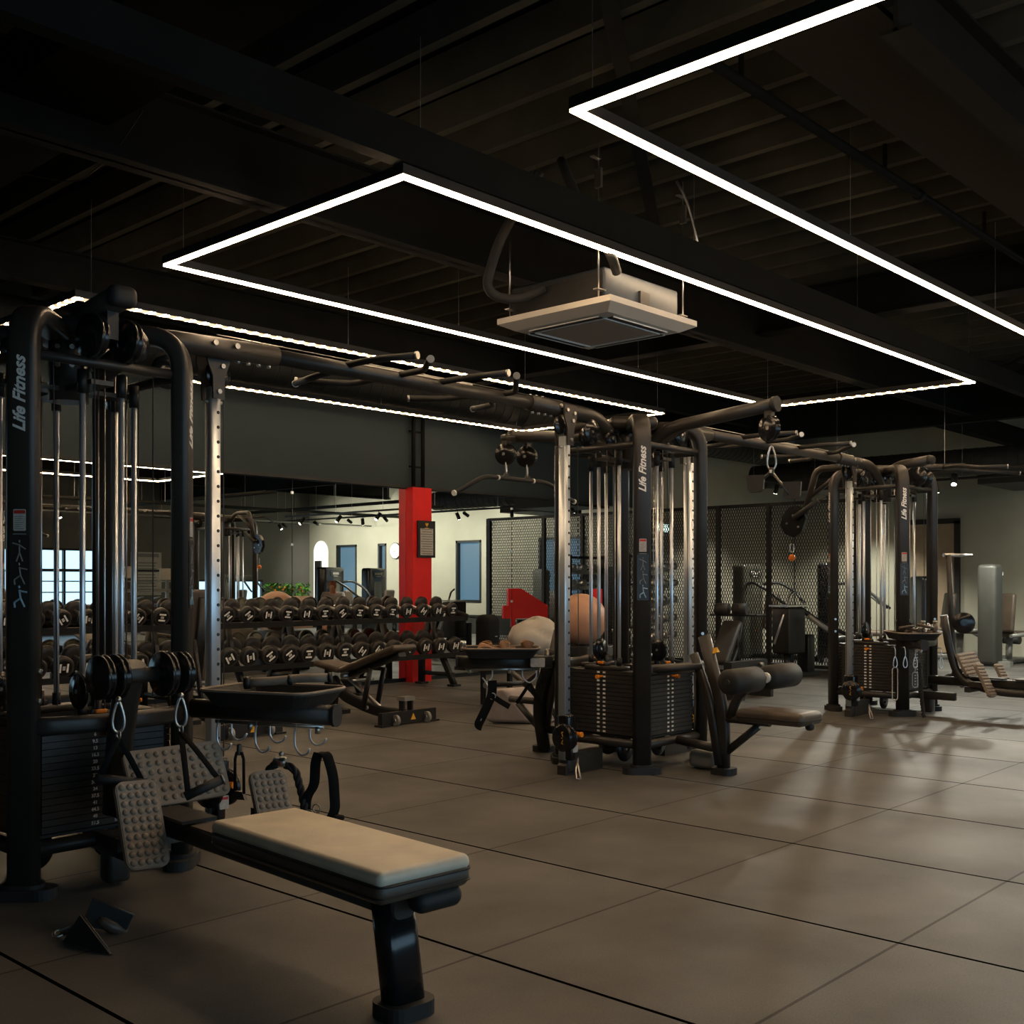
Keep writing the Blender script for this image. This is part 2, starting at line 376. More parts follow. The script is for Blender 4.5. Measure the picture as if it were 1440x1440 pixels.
# steel beams, panels (setting)
def ibeam(p0,p1,zb,h,w,t=.014):
    p0=V((*p0,0));p1=V((*p1,0)); L=(p1-p0).length; a=math.atan2((p1-p0).y,(p1-p0).x); c=(p0+p1)/2; b=MB()
    b.box((c.x,c.y,zb+t/2),(L,w,t),a); b.box((c.x,c.y,zb+h-t/2),(L,w,t),a); b.box((c.x,c.y,zb+h/2),(L,.02,h),a); return b
def bx(p0,p1,zb,h,w):
    p0=V((*p0,0));p1=V((*p1,0)); L=(p1-p0).length; a=math.atan2((p1-p0).y,(p1-p0).x); c=(p0+p1)/2; b=MB(); b.box((c.x,c.y,zb+h/2),(L,w,h),a); return b
k=4
for b,m in ((bx((XL,4.17),(14.7,4.17),3.36,.20,.09),'beam'),(ibeam((XL,5.42),(14.7,5.42),3.45,.42,.16),'beam'),
          (ibeam((9.37,YB),(9.37,YM),3.62,.36,.20),'beam'),(bx((14.82,YB),(14.82,YM),3.38,.6,.14),'beam'),(ibeam((XL,8.6),(14.7,8.6),3.6,.3,.14),'beam'),
          (ibeam((14.9,3.2),(XW,3.2),3.5,.3,.16),'beam'),(ibeam((14.9,6.2),(XW,6.2),3.5,.3,.16),'beam'),(ibeam((XL,-1.5),(XW,-1.5),3.5,.36,.16),'beam'),
          (bx((4.55,2.33),(14.5,2.33),3.74,.03,.52),'perf'),(ibeam((4.55,1.98),(14.5,1.98),3.60,.30,.14),'beam'),
          (bx((2.5,YB),(2.5,YM),3.62,.22,.55),'ceil'),
          (bx((3.6,2.85),(7.9,5.5),3.93,.012,.085),'beam'),(bx((12.2,3.0),(14.6,5.2),3.93,.012,.07),'beam'),(bx((10.6,6.2),(14.6,4.4),3.93,.012,.07),'beam')):
    struct('trim_%d'%k,b,m); k+=1

# ================================================================== LIGHTS: LED rectangles
def led_rect(x0,x1,y0,y1,z,label,dots):
    t=thing('led_light_frame',label,'ceiling light',((x0+x1)/2,(y0+y1)/2,z),0,'rectangular light strips under the ceiling')
    hx,hy=(x1-x0)/2,(y1-y0)/2
    for i,(cx,cy,dx,dy) in enumerate(((0,-hy,2*hx,0),(hx,0,0,2*hy),(0,hy,2*hx,0),(-hx,0,0,2*hy))):
        p=MB(); p.box((cx,cy,.034),(max(dx,.044)+(.044 if dx else 0),max(dy,.044)+(-.044 if dy else 0),.052)); pr=obj('profile',p,'dark',t)
        d=MB(); d.box((cx,cy,.001),(max(dx,.036)+(.036 if dx else 0),max(dy,.036)-(.036 if dy else 0),.014)); obj('diffuser',d,'leddot' if dots[i] else 'led',pr)
    w=MB()
    for sx in (-1,-.33,.33,1):
        for sy in (-1,1): w.cyl((sx*hx*.97,sy*hy,.06),(sx*hx*.97,sy*hy,ZC-z+.05),.002,6)
    obj('suspension_wire',w,'steel',t)
    return t
led_rect(3.71,11.45,4.17,6.45,3.3,'middle glowing rectangle of warm strip lights hung under the dark ceiling',(0,1,0,0))
led_rect(3.70,11.45,.75,3.04,3.3,'nearest glowing strip light rectangle, running out of the top right corner',(0,0,0,0))
led_rect(3.70,11.00,7.68,9.97,3.3,'farthest beaded strip light rectangle, close to the mirror wall',(1,1,1,1))

# ================================================================== CEILING THINGS
# spiral ducts
def spiral(p0,p1,r,label):
    t=thing('air_duct',label,'duct',p0); d=V(p1)-V(p0); L=d.length; a=MB(); u=d.normalized()
    a.cyl((0,0,0),tuple(d),r,28); obj('duct_wall',a,'duct',t)
    b=MB(); n=int(L/.16)
    for i in range(1,n):
        c=u*(L*i/n); b.lathe(tuple(c-u*.006),tuple(c+u*.006),[(0,r),(.003,r+.006),(.009,r+.006),(.012,r)],28)
    obj('seam_rib',b,'duct',t)
    return t
spiral((2.5,10.12,3.62),(19.3,10.12,3.62),.24,'long black spiral air duct running above the mirror wall')
t=spiral((16.6,3.4,3.05),(16.6,9.7,3.05),.2,'olive spiral air duct crossing at the upper right')
for c_,d_ in (((1.0,2.2,-.22),(1.6,.9,.2)),((-.7,4.2,-.3),(1.1,1.4,.18))):
    q=MB(); q.box(c_,d_); obj('branch_box',q,'duct',t)
t=thing('sprinkler_pipe','thin black sprinkler pipe along the ceiling, right of the middle light rectangle','pipe',(4.6,2.94,3.8))
q=MB(); q.cyl((0,0,0),(10,0,0),.028,12); obj('pipe',q,'beam',t)
for i in range(1,4): q=MB(); q.cyl((i*2.5,0,0),(i*2.5+.06,0,0),.036,12); obj('coupling',q,'beam',t)
for i in range(6): q=MB(); q.box((i*1.7+.3,0,.1),(.02,.02,.16)); obj('pipe_hanger',q,'beam',t)
t=thing('heating_pipes','pair of vertical black pipes rising above the red pillar','pipe',(9.62,10.44,2.49))
for dx in (-.16,.0):
    q=MB(); q.tube(fil([(dx,0,0),(dx,0,1.0+dx*.6),(1.8,0,1.0+dx*.6)],.09),.026,10); obj('pipe',q,'beam',t)
q=MB(); [q.box((-.08,.025,z),(.26,.02,.02)) for z in (.25,.7)]; obj('bracket',q,'beam',t)
# cables
for pts,lab in ((((6.25,4.25,3.98),(6.3,4.2,3.85),(6.36,4.16,3.6),(6.4,4.17,3.5)),'grey electrical conduit looping down behind the middle light rectangle'),
                (((2.75,6.4,3.62),(2.9,6.0,3.50),(2.85,5.5,3.52),(2.8,5.1,3.62)),'thin loose wire sagging under the dark ceiling at upper left'),
                (((3.3,4.9,3.95),(3.25,4.6,3.75),(3.3,4.3,3.60)),'thin looped cable hanging from the ceiling at the top left')):
    q=MB(); q.tube(fil(pts,.15,5),.010 if 'conduit' in lab else .004,8); solo('ceiling_cable',q,'steel' if 'conduit' in lab else 'hose',lab,'cable')
# air conditioner cassette
ac=thing('ceiling_air_conditioner','white square ceiling cassette air conditioner hanging below the middle light rectangle','air conditioner',(5.93,4.68,3.0))
q=MB(); 
def ring(b,so,si,z0,z1,zo):
    vs=[(sx*so,sy*so,zo) for sx,sy in ((-1,-1),(1,-1),(1,1),(-1,1))]+[(sx*so,sy*so,z0) for sx,sy in ((-1,-1),(1,-1),(1,1),(-1,1))]+[(sx*si,sy*si,z1) for sx,sy in ((-1,-1),(1,-1),(1,1),(-1,1))]
    fs=[]
    for k in range(4):
        j=(k+1)%4; fs+=[(k,j,4+j,4+k),(4+k,4+j,8+j,8+k)]
    b.add(vs,fs+[(3,2,1,0)])
ring(q,.485,.40,.012,-.03,.05); ring(q,.40,.27,-.03,-.036,-.02)
obj('fascia',q,'acpanel',ac)
q=MB(); q.box((0,0,-.036),(.54,.54,.012)); obj('intake_grille',q,'acgrille',ac)
q=MB(); 
for r_ in range(4):
    q.at(rz=r_*PI/2); q.box((0,.335,-.037),(.58,.045,.006))
q.at(); obj('air_outlet',q,'dark',ac)
q=MB(); 
for r_ in range(4):
    q.at(rz=r_*PI/2); q.box((0,.303,-.040),(.60,.008,.01)); q.box((0,.366,-.038),(.60,.006,.008))
q.at(); obj('louvre_edge',q,'white',ac)
q=MB(); q.rbox((0,.02,.155),(.82,.80,.21),.012,2); obj('casing',q,'galv',ac)
q=MB(); q.box((-.415,.02,.15),(.006,.78,.18)); q.box((-.418,-.1,.22),(.006,.5,.015)); q.box((0,-.385,.07),(.8,.01,.02)); obj('side_insulation',q,'hose',ac)
for sx in (-1,1):
    for sy in (-1,1):
        q=MB(); q.cyl((sx*.47,sy*.38,.05),(sx*.47,sy*.38,ZC-3.0-.25),.005,8); q.box((sx*.46,sy*.38,.10),(.08,.04,.006)); q.box((sx*.47,sy*.38,ZC-3.0-.2),(.02,.05,.12)); q.box((sx*.47-.03,sy*.38,ZC-3.0-.08),(.08,.03,.006)); q.box((sx*.47,sy*.38,ZC-3.0-.06),(.006,.006,.18)); obj('hanging_rod',q,'steel',ac)
for pts in (((-.36,-.44,.22),(-.5,-.5,.30),(-.62,-.42,.45),(-.66,-.3,.75),(-.5,-.1,.97)),((-.44,.1,.2),(-.6,.22,.10),(-.75,.35,.16),(-.78,.2,.45),(-.6,0,.9))):
    q=MB(); q.tube(fil(pts,.3,5),.032,10); obj('refrigerant_hose',q,'hose',ac)
q=MB(); q.box((.0,-.39,.13),(.10,.02,.08)); obj('valve_box',q,'dark',ac)

# track spotlights in the back and right part of the gym
spots=[]
def track(p0,p1,z,n,lab,aim,power,cone=1.5):
    t=thing('light_track',lab,'light track',(p0[0],p0[1],z)); d=V((p1[0]-p0[0],p1[1]-p0[1],0))
    q=MB(); q.sweep([(0,0,0),tuple(d)],rrect(.035,.035,.004,1),(0,0,1)); obj('rail',q,'dark',t)
    q=MB(); [q.cyl(tuple(d*f+V((0,0,.02))),tuple(d*f+V((0,0,ZC-z))),.003,6) for f in (.05,.35,.65,.95)]; obj('suspension_wire',q,'steel',t)
    for i in range(n):
        c=d*((i+.5)/n)
        a=V(aim)+V((random.uniform(-.3,.3),random.uniform(-.3,.3),0)); a.normalize()
        q=MB(); top=c+V((0,0,-.09)); q.cyl(tuple(c),tuple(top),.008,8); q.cyl(tuple(top-a*.05),tuple(top+a*.10),.038,16)
        s=obj('spot_head',q,'dark',t)
        e=MB(); e.cyl(tuple(top+a*.098),tuple(top+a*.102),.028,14); obj('lens',e,'spotglow',s)
        l=bpy.data.lights.new('spot','SPOT'); l.energy=power; l.spot_size=cone; l.spot_blend=.6; l.color=(1,.98,.84); l.shadow_soft_size=.05
        lo=bpy.data.objects.new('spot_lamp',l); COL.objects.link(lo); w=V((p0[0],p0[1],z))+top+a*.13; lo.location=w
        lo.rotation_euler=a.to_track_quat('-Z','Y').to_euler(); lo.parent=None
        lo.location=w; spots.append(lo)
track((13.5,2.2),(13.5,6.9),2.62,4,'black spotlight track over the floor beyond the third cable tower',(-.75,-.12,-1),85,1.9)
track((15.9,1.0),(15.9,8.6),2.75,5,'black spotlight track in front of the end wall',(.45,0,-1),170,1.8)
track((15.2,9.0),(18.8,9.0),2.9,2,'short black spotlight track behind the mesh screen',(0,.3,-1),130,1.9)
track((14.0,-4.0),(18.5,-4.0),2.9,3,'black spotlight track near the windows, seen only in the mirror',(.5,.4,-1),110)
track((17.4,-4.0),(17.4,4.2),2.9,6,'black spotlight track along the cream end wall, seen only in the mirror',(1,0,-.45),98,2.2)
track((6.0,-3.2),(12.0,-3.2),2.9,4,'long black spotlight track by the daylight windows, seen only in the mirror',(.1,.3,-1),30)

# cable trays and pipes over the window side, seen in the mirror
for i,(p0,p1,z,lab) in enumerate((((6.0,-.6),(19.3,-.6),2.98,'longest ladder cable tray over the window side, seen in the mirror'),((13.0,-4.8),(13.0,2.4),3.1,'ladder cable tray crossing the ceiling near the windows, seen in the mirror'),((17.0,-4.8),(17.0,3.4),3.15,'ladder cable tray close to the cream wall, seen in the mirror'))):
    t=thing('cable_tray',lab,'cable tray',(p0[0],p0[1],z),0,'cable trays seen in the mirror'); d=V((p1[0]-p0[0],p1[1]-p0[1],0)); u=d.normalized(); n_=V((-u.y,u.x,0))*.13
    for s in (-1,1): q=MB(); q.sweep([n_*s,n_*s+d],rrect(.012,.05,.002,1),tuple(n_.normalized())); obj('side_rail',q,'duct',t)
    q=MB(); [q.cyl(-n_+u*(.3*k+.1),n_+u*(.3*k+.1),.008,6) for k in range(int(d.length/.3))]; obj('rung',q,'duct',t)
    q=MB(); [q.cyl(n_+u*(2.0*k+.3),n_+u*(2.0*k+.3)+V((0,0,ZC-z)),.004,6) for k in range(int(d.length/2))]; obj('hanger_rod',q,'steel',t)
t=thing('ceiling_pipe','pale conduit pipe running under the ceiling on the window side, seen in the mirror','pipe',(7.0,-2.0,2.8)); q=MB(); q.cyl((0,0,0),(12.3,0,0),.022,10); obj('pipe',q,'greymach',t)
# ================================================================== RED PILLAR, POSTER, SIGNS
b=MB(); b.box((9.545,10.435,1.235),(.325,.13,2.47)); pil=solo('red_pillar',b,'red','bright red rectangular pillar standing against the mirror wall','pillar')
t=thing('framed_rules_poster','black framed rules poster with a small emblem on the red pillar','poster',(9.60,10.355,1.58))
q=MB(); q.box((0,0,.235),(.30,.02,.47)); obj('picture_frame',q,'dark',t)
q=MB(); q.box((0,-.011,.20),(.22,.003,.34)); obj('sheet',q,'label',t)
q=MB(); [q.box((0,-.0135,.05+i*.031),(.19+.02*((i*7)%3-1),.001,.012)) for i in range(11)]; obj('printed_lines',q,'greyink',t)
q=MB(); q.prism([(-.03,.02),(0,-.02),(.03,.02),(.015,.035),(0,.022),(-.015,.035)],(0,-.0125,.41),(1,0,0),(0,0,1),.002); q.box((0,-.0125,.375),(.07,.002,.008)); obj('emblem',q,'amber',t)
t=thing('wall_clock','round white wall clock on the cream wall, seen in the mirror','clock',(XW-.02,-1.2,2.12))
q=MB(); q.cyl((.01,0,0),(-.03,0,0),.215,32); obj('clock_case',q,'dark',t)
q=MB(); q.cyl((-.03,0,0),(-.034,0,0),.20,32); obj('dial',q,'clock',t)
q=MB(); q.box((-.037,.03,.04),(.003,.012,.12)); q.box((-.037,-.04,-.01),(.003,.1,.012)); [q.box((-.036,.17*math.sin(a),.17*math.cos(a)),(.003,.014,.014)) for a in [PI/6*i for i in range(12)]]; obj('clock_hands',q,'dark',t)
t=thing('exit_sign','small glowing green white exit sign on the wall behind the mesh screen','sign',(14.98,YM-.03,2.16))
q=MB(); q.box((0,0,0),(.34,.05,.17)); obj('sign_case',q,'dark',t); q=MB(); q.box((0,-.028,0),(.30,.006,.13)); obj('sign_face',q,'exitglow',t)
t=thing('wall_banner','pale printed banner on the window wall, seen in the mirror between the guide rods','poster',(14.35,YB+.02,.95))
q=MB(); q.box((0,0,.55),(.85,.02,1.1)); obj('banner_sheet',q,'label',t)
q=MB(); q.box((0,.012,1.02),(.7,.002,.09)); [q.box((0,.012,.15+.075*i),(.6-.05*(i%3),.002,.03)) for i in range(10)]; obj('printed_lines',q,'greyink',t)
# planter on the ledge (mirror)
t=thing('planter_box','leafy green plants with orange flowers in a planter, seen in the mirror','plant',(18.2,-4.3,0))
q=MB(); q.rbox((0,0,.45),(1.5,.4,.9),.02,2); obj('planter',q,'pot',t)
q=MB(); rr=random.Random(3)
for i in range(420):
    c=V((rr.uniform(-.72,.72),rr.uniform(-.2,.2),.9+rr.uniform(0,.34))); a=rr.uniform(0,2*PI); u=V((math.cos(a),math.sin(a),rr.uniform(.1,.9))).normalized()*.09; w=V((-math.sin(a),math.cos(a),0))*.028
    q.add([c-u,c+w,c+u,c-w],[(0,1,2,3)])
o_=obj('foliage',q,'leaf',t)
q=MB(); [q.ball((rr.uniform(-.6,.6),rr.uniform(.05,.2),.95+rr.uniform(0,.2)),.03,8) for i in range(12)]; obj('blossom',q,'orange',t)

# ================================================================== CABLE TOWERS
def carabiner(b,p,h,axis=(1,0,0),r=.0045):
    # pear shaped snap hook hanging from p, height h, lying in plane (axis,z)
    a=V(axis).normalized(); c=V(p); z=V((0,0,1)); pts=[]
    for k in range(24):
        t=2*PI*k/24; w=h*.17*(1+.45*(-math.cos(t))); pts.append(c-z*(h/2)+z*(h/2*math.cos(t))+a*(w*math.sin(t)))
    b.tube(pts,r,8,True); return b
def disc(b,c,axis,r,th=.022,n=28):
    a=V(axis).normalized()*th/2; c=V(c)
    b.lathe(tuple(c-a),tuple(c+a),[(0,r*.25),(.001,r*.86),(.003,r*.88),(.003,r*.97),(.006,r),(th*.4,r*.985),(th*.5,r*.90),(th*.6,r*.985),(th-.006,r),(th-.003,r*.97),(th-.003,r*.88),(th-.001,r*.86),(th,r*.25)],n)
    return b
def studplate(c,u,w,W,H,nx,ny,parent,label=None):
    c=V(c);u=V(u).normalized();w=(V(w)-u*V(w).dot(u)).normalized();n=u.cross(w)
    b=MB(); R=MX((u,w,n)).transposed()
    b.rbox(c,(W,H,.022),.011,3,rot=R)
    pl=rrect(W,H,.035,5); b.v=[];b.f=[];b.sm=[]
    b.prism(pl,c,u,w,.020); 
    pl2=rrect(W-.008,H-.008,.031,5); b.prism(pl2,c-n*0.0,u,w,.026)
    s=MB()
    for i in range(nx):
        for j in range(ny):
            x=(i+.5)/nx*(W-.018)-(W-.018)/2; y=(j+.5)/ny*(H-.018)-(H-.018)/2
            o=c+u*x+w*y
            for side in (1,-1):
                vs=[];K=10
                for q,(rr,hh) in enumerate(((.0125,0),(.0115,.005),(.007,.0085),(.0,.0095))):
                    for k in range(K): vs.append(o+n*side*(.013+hh)+u*rr*math.cos(2*PI*k/K)+w*rr*math.sin(2*PI*k/K))
                s.add(vs,[(q*K+k,q*K+(k+1)%K,(q+1)*K+(k+1)%K,(q+1)*K+k) for q in range(3) for k in range(K)],True)
                if side==1 and False: break
    p=obj('foot_plate',b,'rubber',parent,label); obj('grip_studs',s,'rubber',p); return p

SQ=.35
def tower(cx,cy,label):
    t=thing('cable_tower',label,'gym machine',(cx,cy,0),0,'cable towers of the multi station')
    for (sx,sy) in ((-1,-1),(1,-1),(-1,1),(1,1)):
        c=V((sx*SQ,sy*SQ,0)); inw=V((-sx,-sy,0)).normalized(); tan=V((-sy,sx,0)).normalized()
        b=MB(); top=c+V((0,0,2.355)); end=c+inw*.36+V((0,0,2.335))
        b.sweep(fil([c+V((0,0,.03)),top,end],.20,9),rrect(.118,.080,.026,4),tan)
        col=obj('column',b,'black',t)
        b=MB(); b.prism(rrect(.26,.13,.064,6),c+V((0,0,.022)),tan,inw,.044); b.prism(rrect(.16,.115,.05,5),c+V((0,0,.05)),tan,inw,.02); obj('foot_pad',b,'rubblack',col)
        n=-inw; o=c+n*.0408; w=n.cross(V((0,0,1)))
        m=text('Life Fitness',.066,.42); put(m,frame(o+V((0,0,1.995)),(0,0,1),w),'lettering','white',col)
        b=MB(); b.prism(rrect(.048,.085,.003,1),o+V((0,0,1.50)),tan,(0,0,1),.002); lb=obj('warning_label',b,'label',col)
        b=MB(); b.prism(rrect(.044,.014,.001,1),o+V((0,0,1.532)),tan,(0,0,1),.003); obj('warning_strip',b,'redink',lb) if False else obj('warning_strip',b,'redink',col)
        b=MB(); [b.prism([(-.019,-.0025),(.019-.006*(i%3),-.0025),(.019-.006*(i%3),.0),(-.019,.0)],o+V((0,0,1.515-.008*i)),tan,(0,0,1),.003) for i in range(7)]; obj('printed_lines',b,'greyink',col)
        b=MB(); b.prism(rrect(.078,.30,.004,1),o+V((0,0,1.29)),tan,(0,0,1),.0024); obj('instruction_panel',b,'panelblk',col)
        def fig(b,z,pose,dx=0,ww=.006):
            for s in pose:
                (x0,z0),(x1,z1)=s; p0=o+tan*(x0+dx)+V((0,0,z+z0))+n*.002; p1=o+tan*(x1+dx)+V((0,0,z+z1))+n*.002; b.cyl(tuple(p0),tuple(p1),ww*.5,6)
        st=[((0,.03),(0,-.003)),((0,-.003),(-.012,-.038)),((0,-.003),(.012,-.038)),((0,.026),(-.026,.034)),((0,.026),(.024,.010)),((0,.036),(0,.046))]
        st2=[((0,.03),(.004,-.003)),((.004,-.003),(-.02,-.02)),((-.02,-.02),(-.018,-.04)),((.004,-.003),(.02,-.038)),((0,.026),(.03,.02)),((0,.036),(-.002,.046))]
        b=MB(); fig(b,1.375,st); fig(b,1.285,st2); b.prism(rrect(.05,.004,.001,1),o+V((0,0,1.445)),tan,(0,0,1),.004); obj('exercise_figures',b,'greyink',col)
        b=MB(); fig(b,1.195,st2,0,.008); obj('blue_exercise_figure',b,'blueink',col)
        for z in (.78,.90):
            for s in (-1,1): b=MB(); b.cyl(c+tan*s*.055+V((0,0,z)),c+tan*s*.068+V((0,0,z)),.011,10); obj('bolt',b,'steel',col)
    cs=[(-SQ,-SQ),(SQ,-SQ),(SQ,SQ),(-SQ,SQ)]
    for i in range(4):
        a,c=cs[i],cs[(i+1)%4]
        b=MB(); b.cyl((a[0],a[1],2.17),(c[0],c[1],2.17),.021,14); ur=obj('upper_rail',b,'black',t)
        b=MB(); b.cyl((a[0],a[1],.185),(c[0],c[1],.185),.030,14); obj('lower_rail',b,'black',t)
    b=MB(); b.cyl((0,0,2.05),(0,0,2.40),.085,20); b.rbox((0,0,2.36),(.34,.34,.09),.04,3,rz=PI/4); hub=obj('hub',b,'black',t)
    b=MB(); [b.cyl((.09*math.cos(a),.09*math.sin(a),z),(.10*math.cos(a),.10*math.sin(a),z),.011,8) for a in (PI*1.2,PI*1.4,PI*1.6,PI*1.8) for z in (2.2,2.28)]; obj('bolt',b,'steel',hub)
    b=MB(); b.box((0,0,2.10),(.62,.10,.02)); b.box((0,0,2.10),(.10,.62,.02)); obj('cross_plate',b,'black',t)
    # four stacks with two guide rods each
    for i in range(4):
        a=i*PI/2; R=lambda x,y,z: (x*math.cos(a)-y*math.sin(a),x*math.sin(a)+y*math.cos(a),z)
        b=MB(); b.at((0,0,0),a)
        H=[.235+.0285*k for k in range(15)]
        for z in H: b.box((0,-.272,z+.0128),(.54,.125,.0256))
        b.box((0,-.272,.222),(.56,.10,.012))
        st=obj('weight_stack',b,'stack',t)
        b=MB(); b.at((0,0,0),a); b.rbox((0,-.272,.675),(.32,.105,.03),.006,1); b.cyl((0,-.272,.68),(0,-.272,.76),.014,10); b.rbox((-.0,-.30,.70),(.07,.05,.03),.01,2); obj('top_plate',b,'black',st)
        if i==0 and 'nearest' in label:
            b=MB(); b.at((0,0,0),0)
            for kx,lst in ((-.045,('3.5','6','9.5','13','16.5','20','23.5','27','30.5','34','37.5','41','44.5','48','51.5')),(.05,('2.5','8','12','15','18','22','25','29','32','36','39','43','46','50','53'))):
                for k,s in enumerate(lst): put(text(s,.020,0,.0004),frame((kx,-.3352,H[14-k]+.013),(1,0,0),(0,0,1)),'stack_number','white',st)
        else:
            b=MB(); b.at((0,0,0),a)
            for z in H: b.box((-.025,-.3353,z+.013),(.022,.0016,.012)); b.box((.025,-.3353,z+.013),(.022,.0016,.012))
            obj('stack_number',b,'white',st)
        b=MB(); b.at((0,0,0),a); b.cyl((.01,-.335,.62),(.01,-.375,.62),.008,8); b.cyl((.01,-.375,.62),(.01,-.40,.62),.014,12); obj('selector_pin',b,'orange',st)
        b=MB(); b.at((0,0,0),a); b.rbox((-.015,-.325,.712),(.05,.012,.018),.004,2); obj('amber_tag',b,'orange',st)
        for x in (-.07,.105):
            b=MB(); b.cyl(R(x,-.272,.24),R(x,-.272,2.12),.0125,14); rd=obj('guide_rod',b,'chrome',t)
            b=MB(); b.cyl(R(x,-.272,2.05),R(x,-.272,2.15),.022,14); obj('rod_collar',b,'dark',rd); b=MB(); b.cyl(R(x,-.272,.685),R(x,-.272,.745),.019,12); obj('rod_collar',b,'dark',rd)
        b=MB(); b.cyl(R(0,-.272,.74),R(0,-.272,2.2),.0035,8); b.cyl(R(.045,-.24,.2),R(.045,-.24,2.2),.0035,8); obj('lift_cable',b,'steel',t)
    # mid rail bulging to the camera side and to the right side
    for a in (0,PI):
        b=MB(); b.at((0,0,0),a); b.sweep(fil([(-SQ,-SQ-.02,.68),(-.16,-SQ-.10,.68),(.16,-SQ-.10,.68),(SQ,-SQ-.02,.68)],.12,6),rrect(.045,.074,.02,3),(1,0.001,0) if False else None); obj('guard_rail',b,'black',t)
    for (x,y,z,ax,r) in ((.12,-.34,2.275,(0,1,0),.078),(-.50,-.05,2.26,(0,1,0),.080),(-.24,-.02,2.24,(0,1,0),.066),(.50,.04,2.26,(0,1,0),.080),(-.34,.12,2.26,(1,0,0),.07),(.30,.20,2.14,(1,0,0),.07),(-.10,-.30,.80,(1,0,0),.075),(-.28,.05,.80,(0,1,0),.075),(.12,-.15,.13,(0,1,0),.085),(-.2,-.1,.12,(0,1,0),.085),(-.06,.16,.12,(1,0,0),.08)):
        b=MB(); disc(b,(x,y,z),ax,r); d_=obj('pulley',b,'gloss',t)
        A=V(ax)*.014; b=MB(); b.cyl(V((x,y,z))-A,V((x,y,z))+A,.009,10); obj('axle_bolt',b,'steel',d_)
    for (x,y) in ((-.05,-.36),(.22,-.33),(-.36,.18),(.33,.02),(-.2,-.32)):
        b=MB(); b.cyl((x,y,.75),(x*1.05,y*.95,2.2),.0028,6); obj('pull_cable',b,'rubblack',t)
    return t
def cable_column(t,side,number_low=.30):
    x=side*.725; y=.0; s=side
    b=MB(); b.sweep([(x,y,.10),(x,y,2.21)],rrect(.058,.058,.008,2),(1,0,0)); cc=obj('adjustment_column',b,'alu',t)
    b=MB(); [b.cyl((x+.012,y-.0285,.42+.0725*k),(x+.012,y-.0300,.42+.0725*k),.0085,10) for k in range(24)]; obj('column_holes',b,'dark',cc)
    b=MB(); b.prism([(-.058,.13),(.058,.13),(.062,.05),(.034,-.02),(.030,-.13),(-.030,-.13),(-.034,-.02),(-.062,.05)],(x,y-.050,2.28),(1,0,0),(0,0,1),.012); b.prism([(-.058,.13),(.058,.13),(.062,.05),(.034,-.02),(.030,-.13),(-.030,-.13),(-.034,-.02),(-.062,.05)],(x,y+.050,2.28),(1,0,0),(0,0,1),.012); br=obj('top_bracket',b,'black',cc)
    b=MB(); disc(b,(x+s*.03,y,2.28),(0,1,0),.07,.02); obj('pulley',b,'gloss',cc)
    for dx,z in ((-.035,2.375),(.035,2.36),(.02,2.31),(.0,2.185)): b=MB(); b.cyl((x+dx,y-.056,z),(x+dx,y-.066,z),.012,8); obj('bolt',b,'steel',br)
    b=MB(); b.cyl((x-.05,y,2.14),(x+.05,y,2.14),.008,8); obj('through_bolt',b,'steel',br)
    b=MB(); b.rbox((x-s*.03,y,.07),(.09,.09,.12),.02,2); b.prism([(-.36,.14),(-.05,.14),(.03,.06),(.03,0),(-.36,0)] if s>0 else [(.36,.14),(.05,.14),(-.03,.06),(-.03,0),(.36,0)],(x,y,.0),(1,0,0),(0,0,1),.07); obj('base_housing',b,'black',cc)
    b=MB(); b.rbox((x+.012,y-.01,number_low-.02),(.10,.11,.24),.025,4); b.rbox((x,y-.05,number_low-.15),(.05,.06,.10),.012,2); ca=obj('carriage',b,'gloss',cc)
    b=MB(); disc(b,(x-s*-.052 if s<0 else x+.052,y-.03,number_low-.05),(1,.25*s,0),.092,.03); pw=obj('pulley',b,'gloss',ca)
    xx=x-.052 if s>0 else x-.052
    b=MB(); disc(b,(x-.054,y-.05,number_low-.05),(1,.3,0),.088,.026); pw=obj('pulley',b,'gloss',ca)
    b=MB(); c0=V((x-.070,y-.055,number_low-.05)); b.tube(arc(c0,(0,1,0),(0,0,1),.040,0,2*PI,20)[:-1],.003,6,True); [b.cyl(c0+V((0,.012*math.cos(a),.012*math.sin(a))),c0+V((0,.036*math.cos(a),.036*math.sin(a))),.003,6) for a in [PI/3*i for i in range(6)]]; obj('wheel_emblem',b,'amber',pw)
    b=MB(); b.cyl((x+.02,y-.06,number_low-.03),(x+.02,y-.085,number_low-.03),.012,12); b.cyl((x+.055,y-.06,number_low-.035),(x+.055,y-.105,number_low-.035),.017,14); obj('pull_knob',b,'orange',ca)
    b=MB(); b.prism(rrect(.05,.065,.004,1),(x+.012,y-.082,number_low-.115),(1,0,0),(0,0,1),.003); lb=obj('warning_label',b,'label',ca)
    b=MB(); b.prism(rrect(.042,.012,.001,1),(x+.012,y-.0845,number_low-.095),(1,0,0),(0,0,1),.002); obj('warning_strip',b,'redink',ca)
    b=MB(); b.cyl((x+s*.062,y,number_low),(x+s*.06,y,2.26),.003,6); obj('pull_cable',b,'rubblack',cc)
    return cc
T1=tower(2.25,4.745,'nearest black cable tower at the left edge, four round chrome rods visible between its columns')
T2=tower(6.25,4.635,'black cable tower in the middle, between the wide pulldown bar and the padded seat')
T3=tower(10.48,4.69,'farthest black cable tower, on the right with snap hooks hanging off its tray')
cable_column(T1,1); cable_column(T2,-1); cable_column(T2,1); cable_column(T3,-1)
